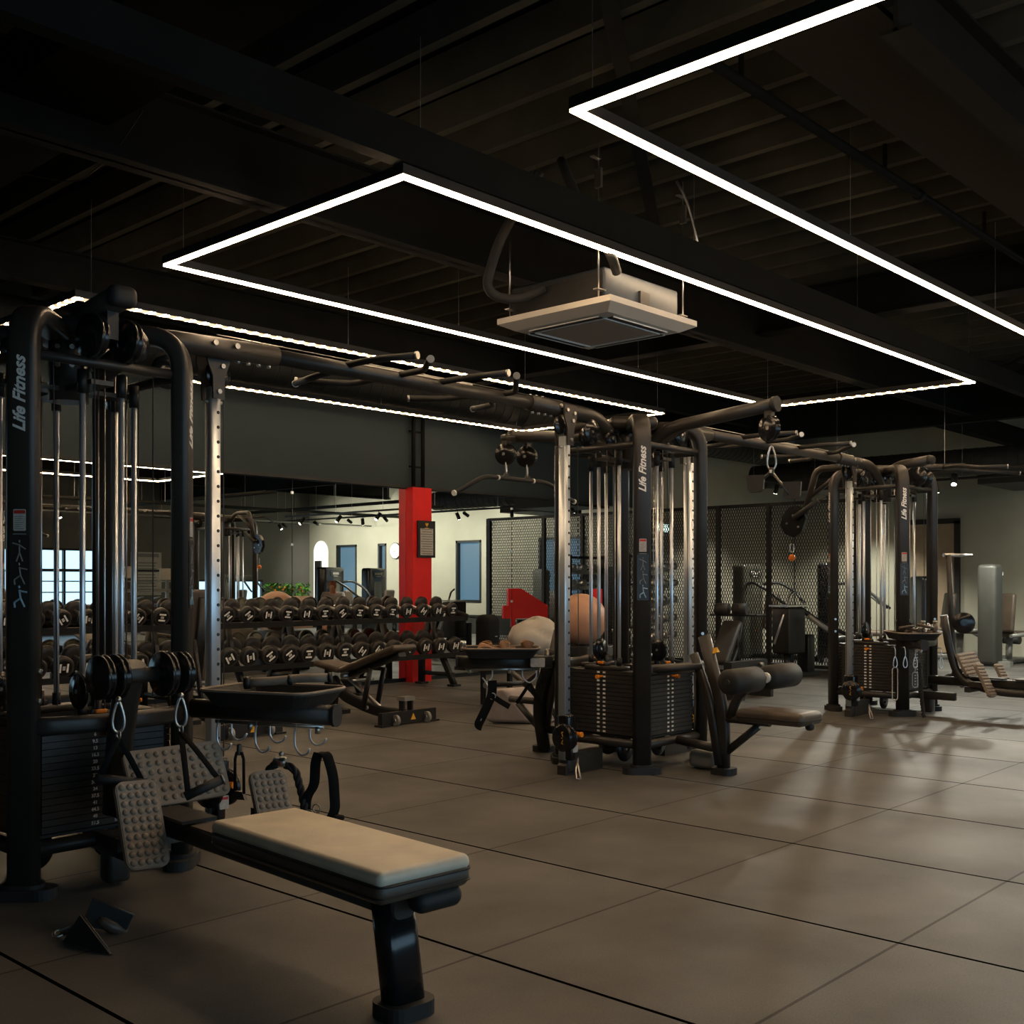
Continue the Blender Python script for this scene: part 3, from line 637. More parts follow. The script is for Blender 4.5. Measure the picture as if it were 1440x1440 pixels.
def small_arm(t):
    b=MB(); b.sweep(fil([(0,-.02,2.28),(0,-.14,2.40),(0,-.46,2.435)],.12,6),rrect(.115,.085,.036,4),(1,0,0)); a=obj('pulley_arm',b,'black',t)
    b=MB(); b.rbox((0,-.475,2.435),(.125,.07,.09),.034,5); obj('end_cap',b,'greymach' if False else 'rubblack',a)
    for x in (-.075,.075):
        b=MB(); disc(b,(x,-.37,2.275),(1,.15,0),.095,.045); p=obj('pulley',b,'gloss',a)
    b=MB(); b.box((0,-.37,2.33),(.05,.06,.12)); obj('pulley_bracket',b,'dark',a)
small_arm(T1); small_arm(T3)
def long_arm(t,s,dual):
    b=MB(); b.tube(fil([(0,s*.08,2.12),(0,s*.30,2.31),(0,s*1.13,2.385)],.16,8),.043,16); a=obj('pulldown_arm',b,'black',t)
    b=MB(); b.cyl((0,s*1.12,2.384),(0,s*1.15,2.386),.050,20); obj('end_cap',b,'rubblack',a)
    b=MB(); b.prism([(0,0),(.22,.10),(.34,.13),(.20,.13),(0,.10)] if s<0 else [(0,0),(.22,.10),(.34,.13),(.20,.13),(0,.10)],(0,s*.28,2.20),(0,s,0),(0,0,1),.03); obj('gusset',b,'black',a)
    for x in ((-.12,.12) if dual else (0,)):
        b=MB(); disc(b,(x,s*1.09,2.235),(1,-.35*s*-1,0),.083,.05); p=obj('pulley',b,'gloss',a)
        b=MB(); b.cyl((x-.03,s*1.09,2.235),(x+.03,s*1.09,2.235),.012,10); obj('axle_bolt',b,'steel',p)
        b=MB(); b.box((x,s*1.09,2.33),(.045,.05,.06)); obj('pulley_bracket',b,'black',a)
    if dual: b=MB(); b.rbox((0,s*1.09,2.36),(.30,.07,.05),.015,2); obj('cross_bar',b,'black',a)
long_arm(T2,-1,False); long_arm(T2,1,True)
# accessory trays bolted to the columns
def tray(t,c,d,L,tw):
    u=V((*d,0)).normalized(); w=V((-u.y,u.x,0)); c=V((*c,0)); z=V((0,0,1))
    b=MB(); b.sweep([c+z*.70,c+u*L+z*.70],rrect(.060,.085,.028,4),tuple(w)); a=obj('tray_arm',b,'black',t)
    b=MB(); b.prism(rrect(.075,.095,.034,4),c+u*(L+.008)+z*.70,w,z,.016); obj('end_cap',b,'rubblack',a)
    lo=MB(); m=c+u*(L-.30); 
    P1=rrect(.44,tw-.06,.05,4);P2=rrect(.52,tw,.07,4);P3=rrect(.54,tw+.02,.075,4)
    def ringpts(P,h): return [m+u*p+w*q+z*h for p,q in P]
    K=len(P1); R=[ringpts(P1,.742),ringpts(P2,.798),ringpts(P3,.802),ringpts(P3,.790),ringpts(P2,.788),ringpts(P1,.734)]
    vs=[p for r in R for p in r]; fs=[(i*K+k,i*K+(k+1)%K,(i+1)*K+(k+1)%K,(i+1)*K+k) for i in range(5) for k in range(K)]+[tuple(range(K))[::-1],tuple(range(5*K,6*K))]
    lo.add(vs,fs,False); tb=obj('tray_bowl',lo,'rubblack',a); b=MB(); b.tube(ringpts(P3,.802),.006,8,True); obj('tray_rim',b,'rubber',tb)  # pale rim colour stands in for the highlight along the bowl edge
    b=MB(); b.sweep([c+u*.12+z*.648,c+u*(L-.05)+z*.648],rrect(.008,.016,.002,1),tuple(w)); [b.cyl(c+u*f+z*.62,c+u*f+z*.65,.012,10) for f in (.3,L-.08)]; obj('hook_rail',b,'steel',a)
    return a
tray(T1,(.37,-.41),(.26,-.70),.72,.36)
tray(T2,(-.38,.40),(-.47,.50),.66,.36)
tray(T3,(-.38,-.38),(-.36,-.33),.50,.36)
# safety sticker end on the second tower's tray
b=MB(); b.prism(rrect(.10,.06,.006,1),(-.47-.02,.44,.70),(-.68,.73,0),(0,0,1),.072); obj('clip_label',b,'label',T2)

# third tower's swinging arm with cam
b=MB(); b.tube(fil([(0,.15,2.30),(0,.30,2.43),(0,.71,2.43),(0,.84,1.98)],.09,6),.034,14); b.tube([(0,.36,2.43),(0,.79,2.14)],.024,12); sa=obj('swing_arm',b,'black',T3)
b=MB(); b.prism([(-.14,.02),(-.12,.11),(-.03,.16),(.05,.15),(.13,.06),(.15,-.04),(.10,-.13),(.0,-.17),(-.09,-.12)],(0,.96,1.90),(0,1,0),(0,0,1),.05); cm=obj('cam_plate',b,'gloss',sa)
b=MB(); [b.cyl((-.03,.96+a,1.90+c),(-.04,.96+a,1.90+c),.012,10) for a,c in ((0,.06),(-.06,-.06),(.07,-.02))]; obj('bolt',b,'steel',cm)
b=MB(); b.cyl((-.06,.94,1.93),(-.06,.66,2.10),.028,14); obj('grip_roller',b,'rubblack',sa)
b=MB(); b.cyl((-.06,.66,2.10),(0,.10,2.30),.003,6); b.cyl((0,.98,1.73),(0,.98,1.66),.003,6); obj('pull_cable',b,'rubblack',sa)

# crossover beams with multi grip handles
def crossbeam(x0,x1,y,label):
    L=x1-x0; t=thing('pull_up_beam',label,'gym machine',(x0,y,2.40),0,'overhead beams linking the cable towers')
    b=MB(); b.cyl((.85,0,0),(L-.85,0,0),.040,20); tb=obj('beam_tube',b,'black',t)
    for s,a in ((1,0),(-1,L)):
        b=MB(); b.tube(fil([(a+s*.10,0,-.22),(a+s*.32,0,-.02),(a+s*1.04,0,0)],.16,6),.052,18); sl=obj('sleeve',b,'black',t)
        b=MB(); [b.cyl((a+s*(.82+.06*k),0,-.050),(a+s*(.82+.06*k),0,-.066),.010,8) for k in range(4)]; [b.cyl((a+s*(.90+.06*k),0,.050),(a+s*(.90+.06*k),0,.056),.009,8) for k in range(3)]; [b.cyl((a+s*k,-.050,.004),(a+s*k,-.060,.004),.014,10) for k in (.66,.78)]; obj('bolt',b,'steel',sl)
    b=MB(); b.cyl((.7,.0,.056),(L-.7,0,.048),.0025,6); b.box((L/2,0,.03),(.9,.02,.03)); obj('long_cable',b,'steel',t)
    z=.02; g1=1.5; g2=L-1.75
    H=([(g1-.02,0,z),(g1+.02,-.20,z+.01),(g1+.10,-.44,z+.01)],[(g1+.22,-.42,z+.01),(g1+.36,-.22,z),(g1+.36,.02,z)],[(g1+.34,.10,z),(g1+.26,.26,z-.03),(g1-.02,.42,z-.03)],[(g1-.06,.03,z-.03),(g1-.12,.14,z-.06),(g1-.04,.40,z-.05)],
       [(g2-.08,0,z),(g2-.04,-.2,z+.01),(g2+.02,-.46,z+.01)],[(g2+.12,-.44,z+.01),(g2+.46,-.12,z),(g2+.46,.03,z)],[(g2+.28,.06,z-.02),(g2+.22,.24,z-.03),(g2+.06,.40,z-.03)],[(g2+.40,.05,z-.02),(g2+.62,.22,z-.02),(g2+.66,.44,z-.02)])
    for h in H:
        b=MB(); b.tube(fil(h,.06,5),.0185,12); hd=obj('grip_handle',b,'rubblack',t)
        b=MB(); e=V(h[-1] if abs(h[-1][1])>abs(h[0][1]) else h[0]); e0=V(h[1]); dd=(e-e0).normalized(); b.cyl(e-dd*.002,e+dd*.012,.0205,14); obj('grip_end',b,'steel',hd)
    return t
crossbeam(2.25,6.25,4.67,'long overhead pull up beam between the near left tower and the middle tower')
crossbeam(6.25,10.48,4.66,'overhead pull up beam between the middle tower and the right tower')
# pull up wing at the far right
t=thing('pull_up_wing','bent black chin up handle reaching right from the top of the right tower','gym machine',(10.95,4.5,2.42))
b=MB(); b.tube(fil([(-.45,.1,-.05),(0,-.0,.0),(.35,-.30,.02)],.1,5),.03,12); obj('support_tube',b,'black',t)
for pts in (((.2,-.1,0),(.5,-.10,.02),(.75,-.28,.0),(1.05,-.60,-.02)),((.2,-.1,0),(.05,-.35,.0),(.0,-.55,-.04),(.10,-.80,-.04))):
    b=MB(); b.tube(fil(pts,.1,5),.02,12); h=obj('grip_handle',b,'rubblack',t); b=MB(); e=V(pts[-1]); b.cyl(tuple(e),tuple(e+(e-V(pts[-2])).normalized()*.012),.022,12); obj('grip_end',b,'steel',h)

# ------------------------------------------------------------------ low row station
def row(loc,rz,label,head=True):
    t=thing('low_row_bench',label,'gym bench',loc,rz,'seated row stations in front of the cable towers')
    if head:
        b=MB(); b.sweep(fil([(-.01,-.0,.30),(-.01,-.02,.55),(-.04,-.16,.80),(-.04,-.22,.93)],.2,6),rrect(.105,.075,.03,4),(1,0,0)); obj('upright',b,'black',t)
        b=MB(); b.sweep([(-.17,-.22,.885),(.10,-.22,.885)],rrect(.05,.06,.02,3),(0,1,0)); hd=obj('pulley_head',b,'black',t)
        for x,r in ((-.175,.088),(-.115,.088),(.085,.092),(.155,.088)):
            b=MB(); disc(b,(x,-.24,.885),(1,.12,0),r,.042); obj('pulley',b,'gloss',hd)
    b=MB(); b.sweep([(0,.02,.325),(0,-1.92,.325)],rrect(.075,.085,.022,3),(1,0,0)); b.box((0,-.55,.375),(.14,.30,.012)); bm=obj('main_beam',b,'black',t)
    b=MB(); b.rbox((-.02,-.30,.385),(.10,.14,.05),.02,2); b.box((.02,-.95,.378),(.20,.34,.008)); obj('slide_cover',b,'padside',bm)
    b=MB(); b.rbox((-.04,-.02,.18),(.06,.46,.075),.01,2); b.rbox((0,.03,.11),(.10,.10,.20),.02,2); obj('floor_link',b,'black',t)
    b=MB(); b.rbox((0,-1.555,.438),(.335,.94,.048),.022,4,); pd=obj('seat_pad',b,'pad',t)
    b=MB(); b.rbox((0,-1.555,.402),(.340,.945,.070),.03,4); obj('pad_side',b,'padside',pd)
    b=MB(); 
    for z,k in ((.421,.0018),(.389,.0016)):
        P=rrect(.345,.950,.034,5); b.tube([(p,-1.555+q,z) for p,q in P],.0032 if z>.4 else .0022,6,True)
    obj('seam_piping',b,'stitchblk',pd)
    b=MB(); b.rbox((0,-1.50,.365),(.27,.80,.02),.008,2); obj('pad_board',b,'dark',pd)
    b=MB(); b.sweep([(.0,-1.86,.34),(.012,-1.90,.03)],rrect(.125,.085,.03,4),(1,0,0)); lg=obj('leg',b,'gloss',t)
    b=MB(); b.prism(rrect(.17,.14,.05,5),(.012,-1.90,.022),(1,0,0),(0,1,0),.044); obj('foot_pad',b,'rubblack',lg)
    b=MB(); b.rbox((.06,-1.985,.345),(.17,.075,.065),.03,4); obj('end_bumper',b,'rubblack',t)
    studplate((.095,-.33,.488),(1,0,.02),(-.06,.10,.20),.415,.235,11,6,t)
    studplate((-.165,-.57,.365),(1,0,-.04),(.0,.14,.29),.165,.33,5,10,t)
    studplate((.415,-.53,.33),(1,0,-.04),(-.02,.14,.29),.165,.33,5,10,t)
    b=MB(); b.box((.10,-.25,.42),(.34,.05,.05)); b.box((.1,-.42,.27),(.60,.05,.05)); b.box((-.16,-.50,.32),(.05,.14,.05)); b.box((.41,-.46,.30),(.05,.12,.05)); b.cyl((.10,-.2,.40),(.0,-.1,.33),.025,10); obj('plate_bracket',b,'black',t)
    return t
row((2.25,4.30,0),-.065,'near low row bench with pad lit tan and studded foot plates')
row((10.52,4.22,0),-.03,'far low row bench with ribbed foot plates, cut off by the right edge',False)
# bigger curved frame of the far row station
t=thing('curved_row_station','large curved black tube frame with a round pulley right of the far tower','gym machine',(10.40,4.03,0))
b=MB(); b.sweep(fil([(-.02,.02,.95),(.02,-.02,.62),(.04,-.10,.34),(.05,-.42,.25),(.05,-1.5,.25)],.2,8),rrect(.07,.07,.03,3),(1,0,0)); obj('frame_tube',b,'black',t)
b=MB(); b.tube([(.10,.02,1.52),(.16,.02,.95),(.20,.0,.40),(.14,-.1,.28)],.026,10); obj('post',b,'black',t)
b=MB(); disc(b,(.05,-.14,.88),(.85,.5,0),.10,.045); obj('pulley',b,'gloss',t)
b=MB(); b.cyl((.08,.06,1.52),(.36,-.10,1.52),.018,10); h=obj('grip_handle',b,'steel',t)

# ------------------------------------------------------------------ pulldown seat of the middle tower
def seat(loc,s,label,full=True):
    t=thing('pulldown_station',label,'gym seat',loc,0,'padded stations of the middle cable tower')
    F=lambda x,y,z:(x,y*s,z)
    b=MB(); b.sweep(fil([F(0,0,.03),F(0,.0,.40),F(0,.15,.90)],.15,5),rrect(.062,.085,.025,3),(1,0,0)); p=obj('front_post',b,'black',t)
    b=MB(); b.prism(rrect(.14,.16,.05,5),F(0,0,.022),(1,0,0),(0,1,0),.044); obj('foot_pad',b,'rubblack',p)
    b=MB(); b.prism([(-.018,-.016),(.018,-.016),(0,.018)],F(0,.088,.80),(1,0,0),(0,.3*s,.95),.090); obj('pinch_warning',b,'amber',p) if s>0 else None
    b=MB(); b.sweep(fil([F(-.02,.02,.06),F(-.02,.10,.5),F(-.02,.22,.78)],.15,5),rrect(.05,.06,.02,3),(1,0,0)); obj('rear_strut',b,'black',t)
    b=MB(); b.cyl(F(0,.36,.19),F(0,.02,.16),.030,12); obj('lower_link',b,'black',t); b=MB(); b.cyl(F(-.3,.36,.68),F(-.02,.16,.70),.024,12); obj('upper_link',b,'black',t); b=MB(); b.cyl(F(0,.02,.365),F(0,-.34,.365),.026,12); b.sweep([F(0,-.0,.13),F(0,-.26,.34)],rrect(.04,.05,.015,3),(1,0,0)); obj('seat_frame',b,'black',t)
    if full:
        b=MB(); b.rbox(F(0,-.40,.412),(.29,.47,.085),.035,5); pd=obj('seat_pad',b,'padside',t)
        b=MB(); P=rrect(.293,.473,.04,5); b.tube([F(q,-.40+w,.405) for q,w in P],.003,6,True); obj('seam_piping',b,'stitchblk',pd)
        b=MB(); b.rbox(F(0,-.615,.365),(.055,.05,.05),.02,3); obj('adjust_lever',b,'rubblack',t)
        b=MB(); b.sweep(fil([F(0,-.05,.37),F(0,-.10,.52),F(0,-.27,.64)],.1,5),rrect(.05,.06,.018,3),(1,0,0)); b.cyl(F(-.42,-.28,.645),F(.42,-.28,.645),.018,12); ra=obj('roller_arm',b,'black',t)
        for x0,x1 in ((-.41,-.06),(.06,.41)):
            b=MB(); b.lathe(F(x0,-.28,.645),F(x1,-.28,.645),[(0,.03),(.001,.062),(.02,.080),(.33,.080),(.349,.062),(.35,.03)],24); rl=obj('thigh_roller',b,'rubblack',t)
        b=MB(); b.cyl(F(.035,-.28,.645),F(.06,-.28,.645),.034,14); obj('lock_collar',b,'white',ra)
        b=MB(); b.rbox((.10,.20,.07),(.14,.20,.12),.03,2); obj('grey_counterweight',b,'greymach',t)
    else:
        b=MB(); b.sweep(fil([F(-.05,.05,.02),F(-.05,-.02,.35),F(-.05,.12,.75)],.3,6),rrect(.06,.11,.028,3),(1,0,0)); obj('curved_shield',b,'gloss',t)
        b=MB(); b.cyl(F(-.36,-.25,.50),F(-.05,-.18,.50),.018,12); hb=obj('foot_bar',b,'rubblack',t); b=MB(); b.cyl(F(-.375,-.253,.50),F(-.36,-.25,.50),.022,12); obj('grip_end',b,'steel',hb)
        b=MB(); b.tube([F(0,.1,.68),F(-.08,-.12,.50),F(0,-.02,.36)],.02,8); b.tube([F(.03,.0,.35),F(-.02,-.35,.60)],.022,8); obj('brace',b,'black',t)
    return t
seat((6.25,3.88,0),1,'black pulldown seat with two round thigh rollers in front of the middle tower')
seat((6.20,5.40,0),-1,'dark foot bar station behind the middle tower, under the tray',False)

# ------------------------------------------------------------------ things hanging from the station
def bar_handle(name,label,cat,loc,grp=None): return thing(name,label,cat,loc,0,grp)
t=thing('pulldown_bar','wide bent black pulldown bar hanging from two snap hooks left of the middle tower','pulldown bar',(6.25,5.72,2.05))
b=MB(); b.tube(fil([(-.66,0,-.14),(-.36,0,.0),(.36,0,.0),(.68,0,-.13)],.08,6),.0165,12); bb=obj('bar',b,'rubblack',t)
b=MB(); [b.cyl((x,0,z),(x+.014*sg,0,z-.004),.021,14) for x,z,sg in ((-.665,-.142,-1),(.685,-.132,1))]; [b.cyl((x-.008,0,0),(x+.008,0,0),.019,12) for x in (-.21,.19)]; obj('bar_end',b,'white',bb)
b=MB(); [b.prism([(-.04,0),(.04,0),(.012,.05),(-.012,.05)],(x,0,.0),(1,0,0),(0,0,1),.012) for x in (-.12,.12)]; obj('eye_plate',b,'black',t)
for x in (-.12,.12):
    b=MB(); carabiner(b,(x,0,.165),.13,(.8,.6,0),.006); obj('snap_hook',b,'steel',t)
t=thing('close_grip_attachment','black double paddle row handle hanging from a snap hook right of the middle tower','cable handle',(6.25,3.53,1.93))
b=MB(); carabiner(b,(0,0,.19),.15,(.5,-.86,0),.006); obj('snap_hook',b,'steel',t)
b=MB(); b.rbox((0,0,.03),(.03,.03,.05),.008,2); b.sweep([(0,0,.03),(-.03,.08,-.04)],rrect(.03,.012,.004,1),(1,0,0)); b.sweep([(0,0,.03),(.03,-.11,-.12)],rrect(.03,.012,.004,1),(1,0,0)); obj('yoke',b,'black',t)
for c,sg in (((-.03,.095,-.045),1),((.05,-.12,-.095),1)):
    b=MB(); b.prism([(-.055,.055),(.055,.055),(.048,-.035),(.03,-.052),(-.035,-.052),(-.05,-.035)],c,(.35,-.93,0),(0,0,1),.05); obj('paddle',b,'rubblack',t)
b=MB(); b.box((-.018,-.004,.03),(.003,.016,.02)); obj('maker_label',b,'white',t)
t=thing('orange_ball_stop','small orange ball with a chain link hanging below the cam of the far tower','cable stopper',(10.48,5.68,1.52))
b=MB(); b.ball((0,0,.0),.036,16); bl=obj('ball',b,'orange',t)
b=MB(); [b.tube(arc((0,0,z),(1,0,0),(0,1,0),math.sqrt(.0365**2-z*z)+.0005,0,2*PI,20)[:-1],.0022,5,True) for z in (-.012,.004,.018)]; obj('ball_stripes',b,'redink',bl)
b=MB(); P=[(p*.8,q*.6) for p,q in rrect(.05,.15,.03,5)]; b.tube([(.6*p,-.8*p,.10+q) for p,q in P],.005,6,True); obj('chain_link',b,'steel',t)
# strap handles on the near row bench
def strap(name,label,top,g0,g1,open_end=False):
    t=thing(name,label,'cable handle',tuple(top),0,'strap handles on the near row station'); o=V(top)
    b=MB(); carabiner(b,(0,0,.02),.115,(.8,-.5,0),.0055); b.ball((0,0,.028),.012,8); obj('snap_hook',b,'steel',t)
    b=MB(); b.tube(arc((0,0,-.105),(0,1,0),(0,0,1),.014,0,2*PI,14)[:-1],.004,6,True); obj('ring',b,'steel',t)
    for g in (g0,g1):
        g=V(g)-o; s=V((0,0,-.115)); b=MB(); b.sweep([s,s*.5+g*.5+V((0,0,.004)),g],rrect(.022,.003,.001,1),(.9,-.3,.1)); obj('strap',b,'webbing',t)
    a=V(g0)-o;c=V(g1)-o; d=(c-a).normalized(); b=MB(); b.cyl(a-d*.012,c+d*.012,.018,16); gr=obj('grip',b,'rubblack',t)
    b=MB(); b.tube(arc(c+d*.012,d.orthogonal(),d.cross(d.orthogonal()),.015,0,2*PI,16)[:-1],.004,6,True) if open_end else b.cyl(c+d*.012,c+d*.014,.012,10); obj('grip_end',b,'steel',gr)
strap('strap_attachment','black strap handle hanging over the narrow left foot plate of the near row bench',(2.02,3.86,.79),(1.965,3.90,.525),(2.13,3.88,.49))
strap('strap_attachment','black strap handle with an open tube grip over the big central foot plate',(2.285,3.87,.785),(2.215,3.70,.455),(2.325,3.66,.50),True)
# hooks and attachments under the near tray; the tray arm runs from (2.62,4.335) along (.348,-.937)
ua=V((.348,-.937,0))
def hook(p,label):
    t=thing('chrome_hook',label,'hook',tuple(p),0,'chrome hooks under the near tray'); u=ua
    b=MB(); b.tube(fil([u*.0+V((0,0,.03)),V((0,0,0))-u*.012,V((0,0,-.07))-u*.012,V((0,0,-.105))+u*.02,V((0,0,-.09))+u*.055,V((0,0,-.07))+u*.062],.03,5),.0045,8); obj('hook_wire',b,'chrome',t)
    b=MB(); v=-V((u.y,-u.x,0))*.012; b.tube(fil([v+u*.055+V((0,0,.03)),v+u*.055,v+u*.055+V((0,0,-.035)),v+u*.085+V((0,0,-.06)),v+u*.125+V((0,0,-.045)),v+u*.135+V((0,0,-.025))],.025,5),.0045,8); obj('hook_wire',b,'chrome',t)
c0=V((2.62,4.335,.625))
for f,l in ((.20,'chrome double hook nearest the tower, holding a slim strap'),(.40,'chrome double hook in the middle, holding the rope'),(.60,'chrome double hook near the tray end, holding the wide strap')):
    hook(c0+ua*(f-.06),l)
t=thing('triceps_rope','black twisted triceps rope hanging under the near tray','cable rope',tuple(c0+ua*.46+V((0,0,-.10))))
b=MB(); P=fil([(0,0,-.05)-0*ua if False else V((0,0,-.045))-ua*.02,V((0,0,-.06))-ua*.06,V((0,0,-.17))-ua*.075,V((0,0,-.30))-ua*.05],.06,6)
def rope(b,P,r):
    P=[V(p) for p in P]
    Q=[]; 
    for i in range(len(P)-1):
        n=max(1,int((P[i+1]-P[i]).length/.006)); Q+=[P[i].lerp(P[i+1],k/n) for k in range(n)]
    Q.append(P[-1])
    for s in range(3):
        pts=[]
        for i,q in enumerate(Q):
            tt=(Q[min(i+1,len(Q)-1)]-Q[max(i-1,0)]).normalized(); a=V((.3,.9,.1)); u=(a-tt*a.dot(tt)).normalized(); w=tt.cross(u); an=i*.42+s*2*PI/3
            pts.append(q+u*r*.5*math.cos(an)+w*r*.5*math.sin(an))
        b.tube(pts,r*.62,8)
rope(b,P,.016); rope(b,fil([V((0,0,-.045))+ua*.02,V((0,0,-.06))+ua*.07,V((0,0,-.22))+ua*.12,V((0,0,-.42))+ua*.115],.06,6),.016); obj('rope',b,'rubblack',t)
b=MB(); b.cyl(V((0,0,-.035))-ua*.03,V((0,0,-.035))+ua*.03,.021,14); b.ball((0,0,-.0),.012,8); obj('swivel',b,'steel',t)
b=MB(); b.box(V((-.012,-.012,-.035)),(.012,.012,.010)); obj('red_mark',b,'redink',t)
t=thing('strap_loop','wide black nylon strap loop hanging at the end of the near tray','cable strap',tuple(c0+ua*.655+V((0,0,-.075))))
hv=ua.cross(V((0,0,1)))*-.75+ua*.66
b=MB(); b.sweep(fil([V((0,0,-.01))-ua*.01,V((0,0,-.05))-ua*.025,V((0,0,-.15))-ua*.030,V((0,0,-.20))-ua*.070,V((0,0,-.27))-ua*.075],.03,5),rrect(.044,.004,.0015,1),tuple(hv)); obj('strap',b,'webbing',t)
b=MB(); b.sweep(fil([V((0,0,-.01))-ua*.01,V((0,0,-.012))+ua*.03,V((0,0,-.10))+ua*.062,V((0,0,-.25))+ua*.072,V((0,0,-.30))+ua*.03,V((0,0,-.31))-ua*.02,V((0,0,-.27))-ua*.06],.04,5),rrect(.044,.004,.0015,1),tuple(hv)); obj('strap',b,'webbing',t)
b=MB(); b.rbox(V((0,0,-.275))+ua*.075,(.05,.06,.022),.008,2); obj('strap_keeper',b,'webbing',t)
b=MB(); w=ua.cross(V((0,0,1))); b.tube(arc(V((0,0,-.275))-ua*.055,ua,(0,0,1),.020,0,2*PI,16)[:-1],.0035,6,True); b.tube(arc(V((0,0,-.245))-ua*.02,ua,(0,0,1),.018,0,2*PI,16)[:-1],.0035,6,True); obj('d_ring',b,'steel',t)
t=thing('slim_strap','slim black strap handle hanging nearest the tower under the near tray','cable handle',tuple(c0+ua*.245+V((0,0,-.085))))
b=MB()
for s in (-1,1): b.sweep([ua*s*.012+V((0,0,-.02)),ua*s*.022+V((0,0,-.05)),ua*s*.024+V((0,0,-.20))],rrect(.004,.014,.001,1),None)
obj('strap',b,'webbing',t); b=MB(); b.prism([(-.035,0),(.035,0),(.02,.035),(-.02,.035)],V((0,0,-.225)),ua,(0,0,1),.02); b.rbox((0,0,-.01),(.02,.02,.05),.006,2); obj('grip',b,'padside',t)
# bar handle and cuff lying in the near tray
t=thing('curl_grip_bar','dark double grip handle lying across the near tray','cable handle',(2.83,3.86,.815))
b=MB(); b.tube(fil([(-.14,.16,.012),(-.07,.08,.018),(.02,.0,.03),(.09,-.10,.034)],.05,5),.019,14); g=obj('grip',b,'rubber',t); b=MB(); b.lathe((-.02,.04,.02),(.0,.02,.025),[(0,.022),(.01,.026),(.02,.022)],14); b.cyl((-.15,.17,.01),(-.13,.15,.012),.028,14); b.cyl((.09,-.10,.034),(.10,-.11,.035),.022,12); obj('grip_collar',b,'dark',g)
t=thing('tray_snap_ring','small brass coloured ring lying at the tower end of the near tray','ring',(2.70,4.10,.775))
b=MB(); b.tube(arc((0,0,0),(1,0,0),(0,1,0),.024,0,2*PI,18)[:-1],.006,8,True); obj('ring',b,'steel',t)
# cuffs on the second tray
for i,(x,y) in enumerate(((5.60,5.43),(5.70,5.33),(5.81,5.22))):
    t=thing('ankle_cuff',('leftmost','middle','rightmost')[i]+' brown leather cuff with yellow stitching on the second tray','ankle cuff',(x,y,.775),.5*i,'leather cuffs on the second tray')
    b=MB(); pts=[(.055*math.cos(a)*(1+.1*math.sin(3*a+i)),.032*math.sin(a),.035+.008*math.sin(2*a+i)) for a in [2*PI*k/24 for k in range(24)]]; b.sweep(pts,rrect(.006,.062,.003,2),None,True); b.sweep([(.05,0,.02),(.09,-.02,.01),(.11,-.05,.006)],rrect(.004,.03,.001,1),None); obj('cuff_band',b,'leather',t)
    b=MB(); [b.tube([(p[0]*1.08,p[1]*1.1,p[2]+dz) for p in pts[14:24]],.0022,5) for dz in (.022,-.018)]; obj('stitching',b,'stitch',t)
t=thing('tray_bottle','small metal cup standing at the outer end of the second tray','cup',(5.50,5.55,.775))
b=MB(); b.lathe((0,0,0),(0,0,.07),[(0,.018),(.05,.021),(.07,.021)],14); obj('cup_body',b,'steel',t)
# straps under the second tray
u2=V((-.685,.728,0)); c2=V((5.87,5.035,.62))
t=thing('hanging_ankle_strap','black ankle strap with steel rings hanging under the second tray','cable strap',tuple(c2+u2*.42))
b=MB(); b.tube(fil([(0,0,.02),(0,0,-.03),u2*.04+V((0,0,-.07)),u2*.07+V((0,0,-.03))],.02,4),.005,6); obj('hook_wire',b,'chrome',t)
b=MB(); b.sweep(fil([V((0,0,-.05)),V((0,0,-.15)),u2*.06+V((0,0,-.28)),u2*.10+V((0,0,-.36)),u2*.07+V((0,0,-.37))],.05,5),rrect(.006,.07,.002,1),(.3,.9,0)); b.sweep([V((0,0,-.16)),-u2*.06+V((0,0,-.20)),-u2*.12+V((0,0,-.235))],rrect(.006,.04,.002,1),(.3,.9,0)); obj('strap',b,'webbing',t)
b=MB(); b.tube(arc(V((0,0,-.16)),u2,(0,0,1),.022,0,2*PI,14)[:-1],.004,6,True); b.tube(arc(V((0,0,-.32))+u2*.09,u2,(0,0,1),.012,0,2*PI,14)[:-1],.004,6,True); obj('d_ring',b,'steel',t)
t=thing('triangle_strap','black triangular strap handle hanging from a chrome hook beside the middle tower','cable strap',tuple(c2+u2*.16))
b=MB(); b.tube(fil([u2*.05+V((0,0,.02)),u2*.05+V((0,0,-.03)),V((0,0,-.075)),-u2*.05+V((0,0,-.03)),-u2*.05+V((0,0,.02))],.03,4),.005,6); obj('hook_wire',b,'chrome',t)
b=MB(); [b.sweep([V((0,0,-.07)),V((0,0,-.12))+u2*s*.03,V((0,0,-.21))+u2*s*.09],rrect(.004,.026,.001,1),(.3,.9,0)) for s in (-1,1)]; obj('strap',b,'webbing',t)
# double D handle lying on the floor, bottom left
t=thing('row_attachment','dark double D row handle lying on the floor at the bottom left','cable handle',(1.80,3.68,0))
W0=V((1.80,3.68,0))
HP=[(1.762,3.745,.004),(1.811,3.505,.004),(1.79,3.675,.105),(1.845,3.79,.03),(1.879,3.775,.125),(1.985,3.68,.06),(1.965,3.70,.004),(1.765,3.80,.02),(1.90,3.74,.03)]
def plate(pts,th,nm):
    b=MB(); pts=[V(p)-W0 for p in pts]; n_=(pts[1]-pts[0]).cross(pts[2]-pts[0]).normalized()*th; k=len(pts)
    b.add([p for p in pts]+[p+n_ for p in pts],[tuple(range(k)),tuple(range(k,2*k))[::-1]]+[(i,k+i,k+(i+1)%k,(i+1)%k) for i in range(k)]); o=obj('side_plate',b,'rubblack',t)
    b=MB(); b.tube(pts,.0045,6,True); obj('edge_bead',b,'padside',o)
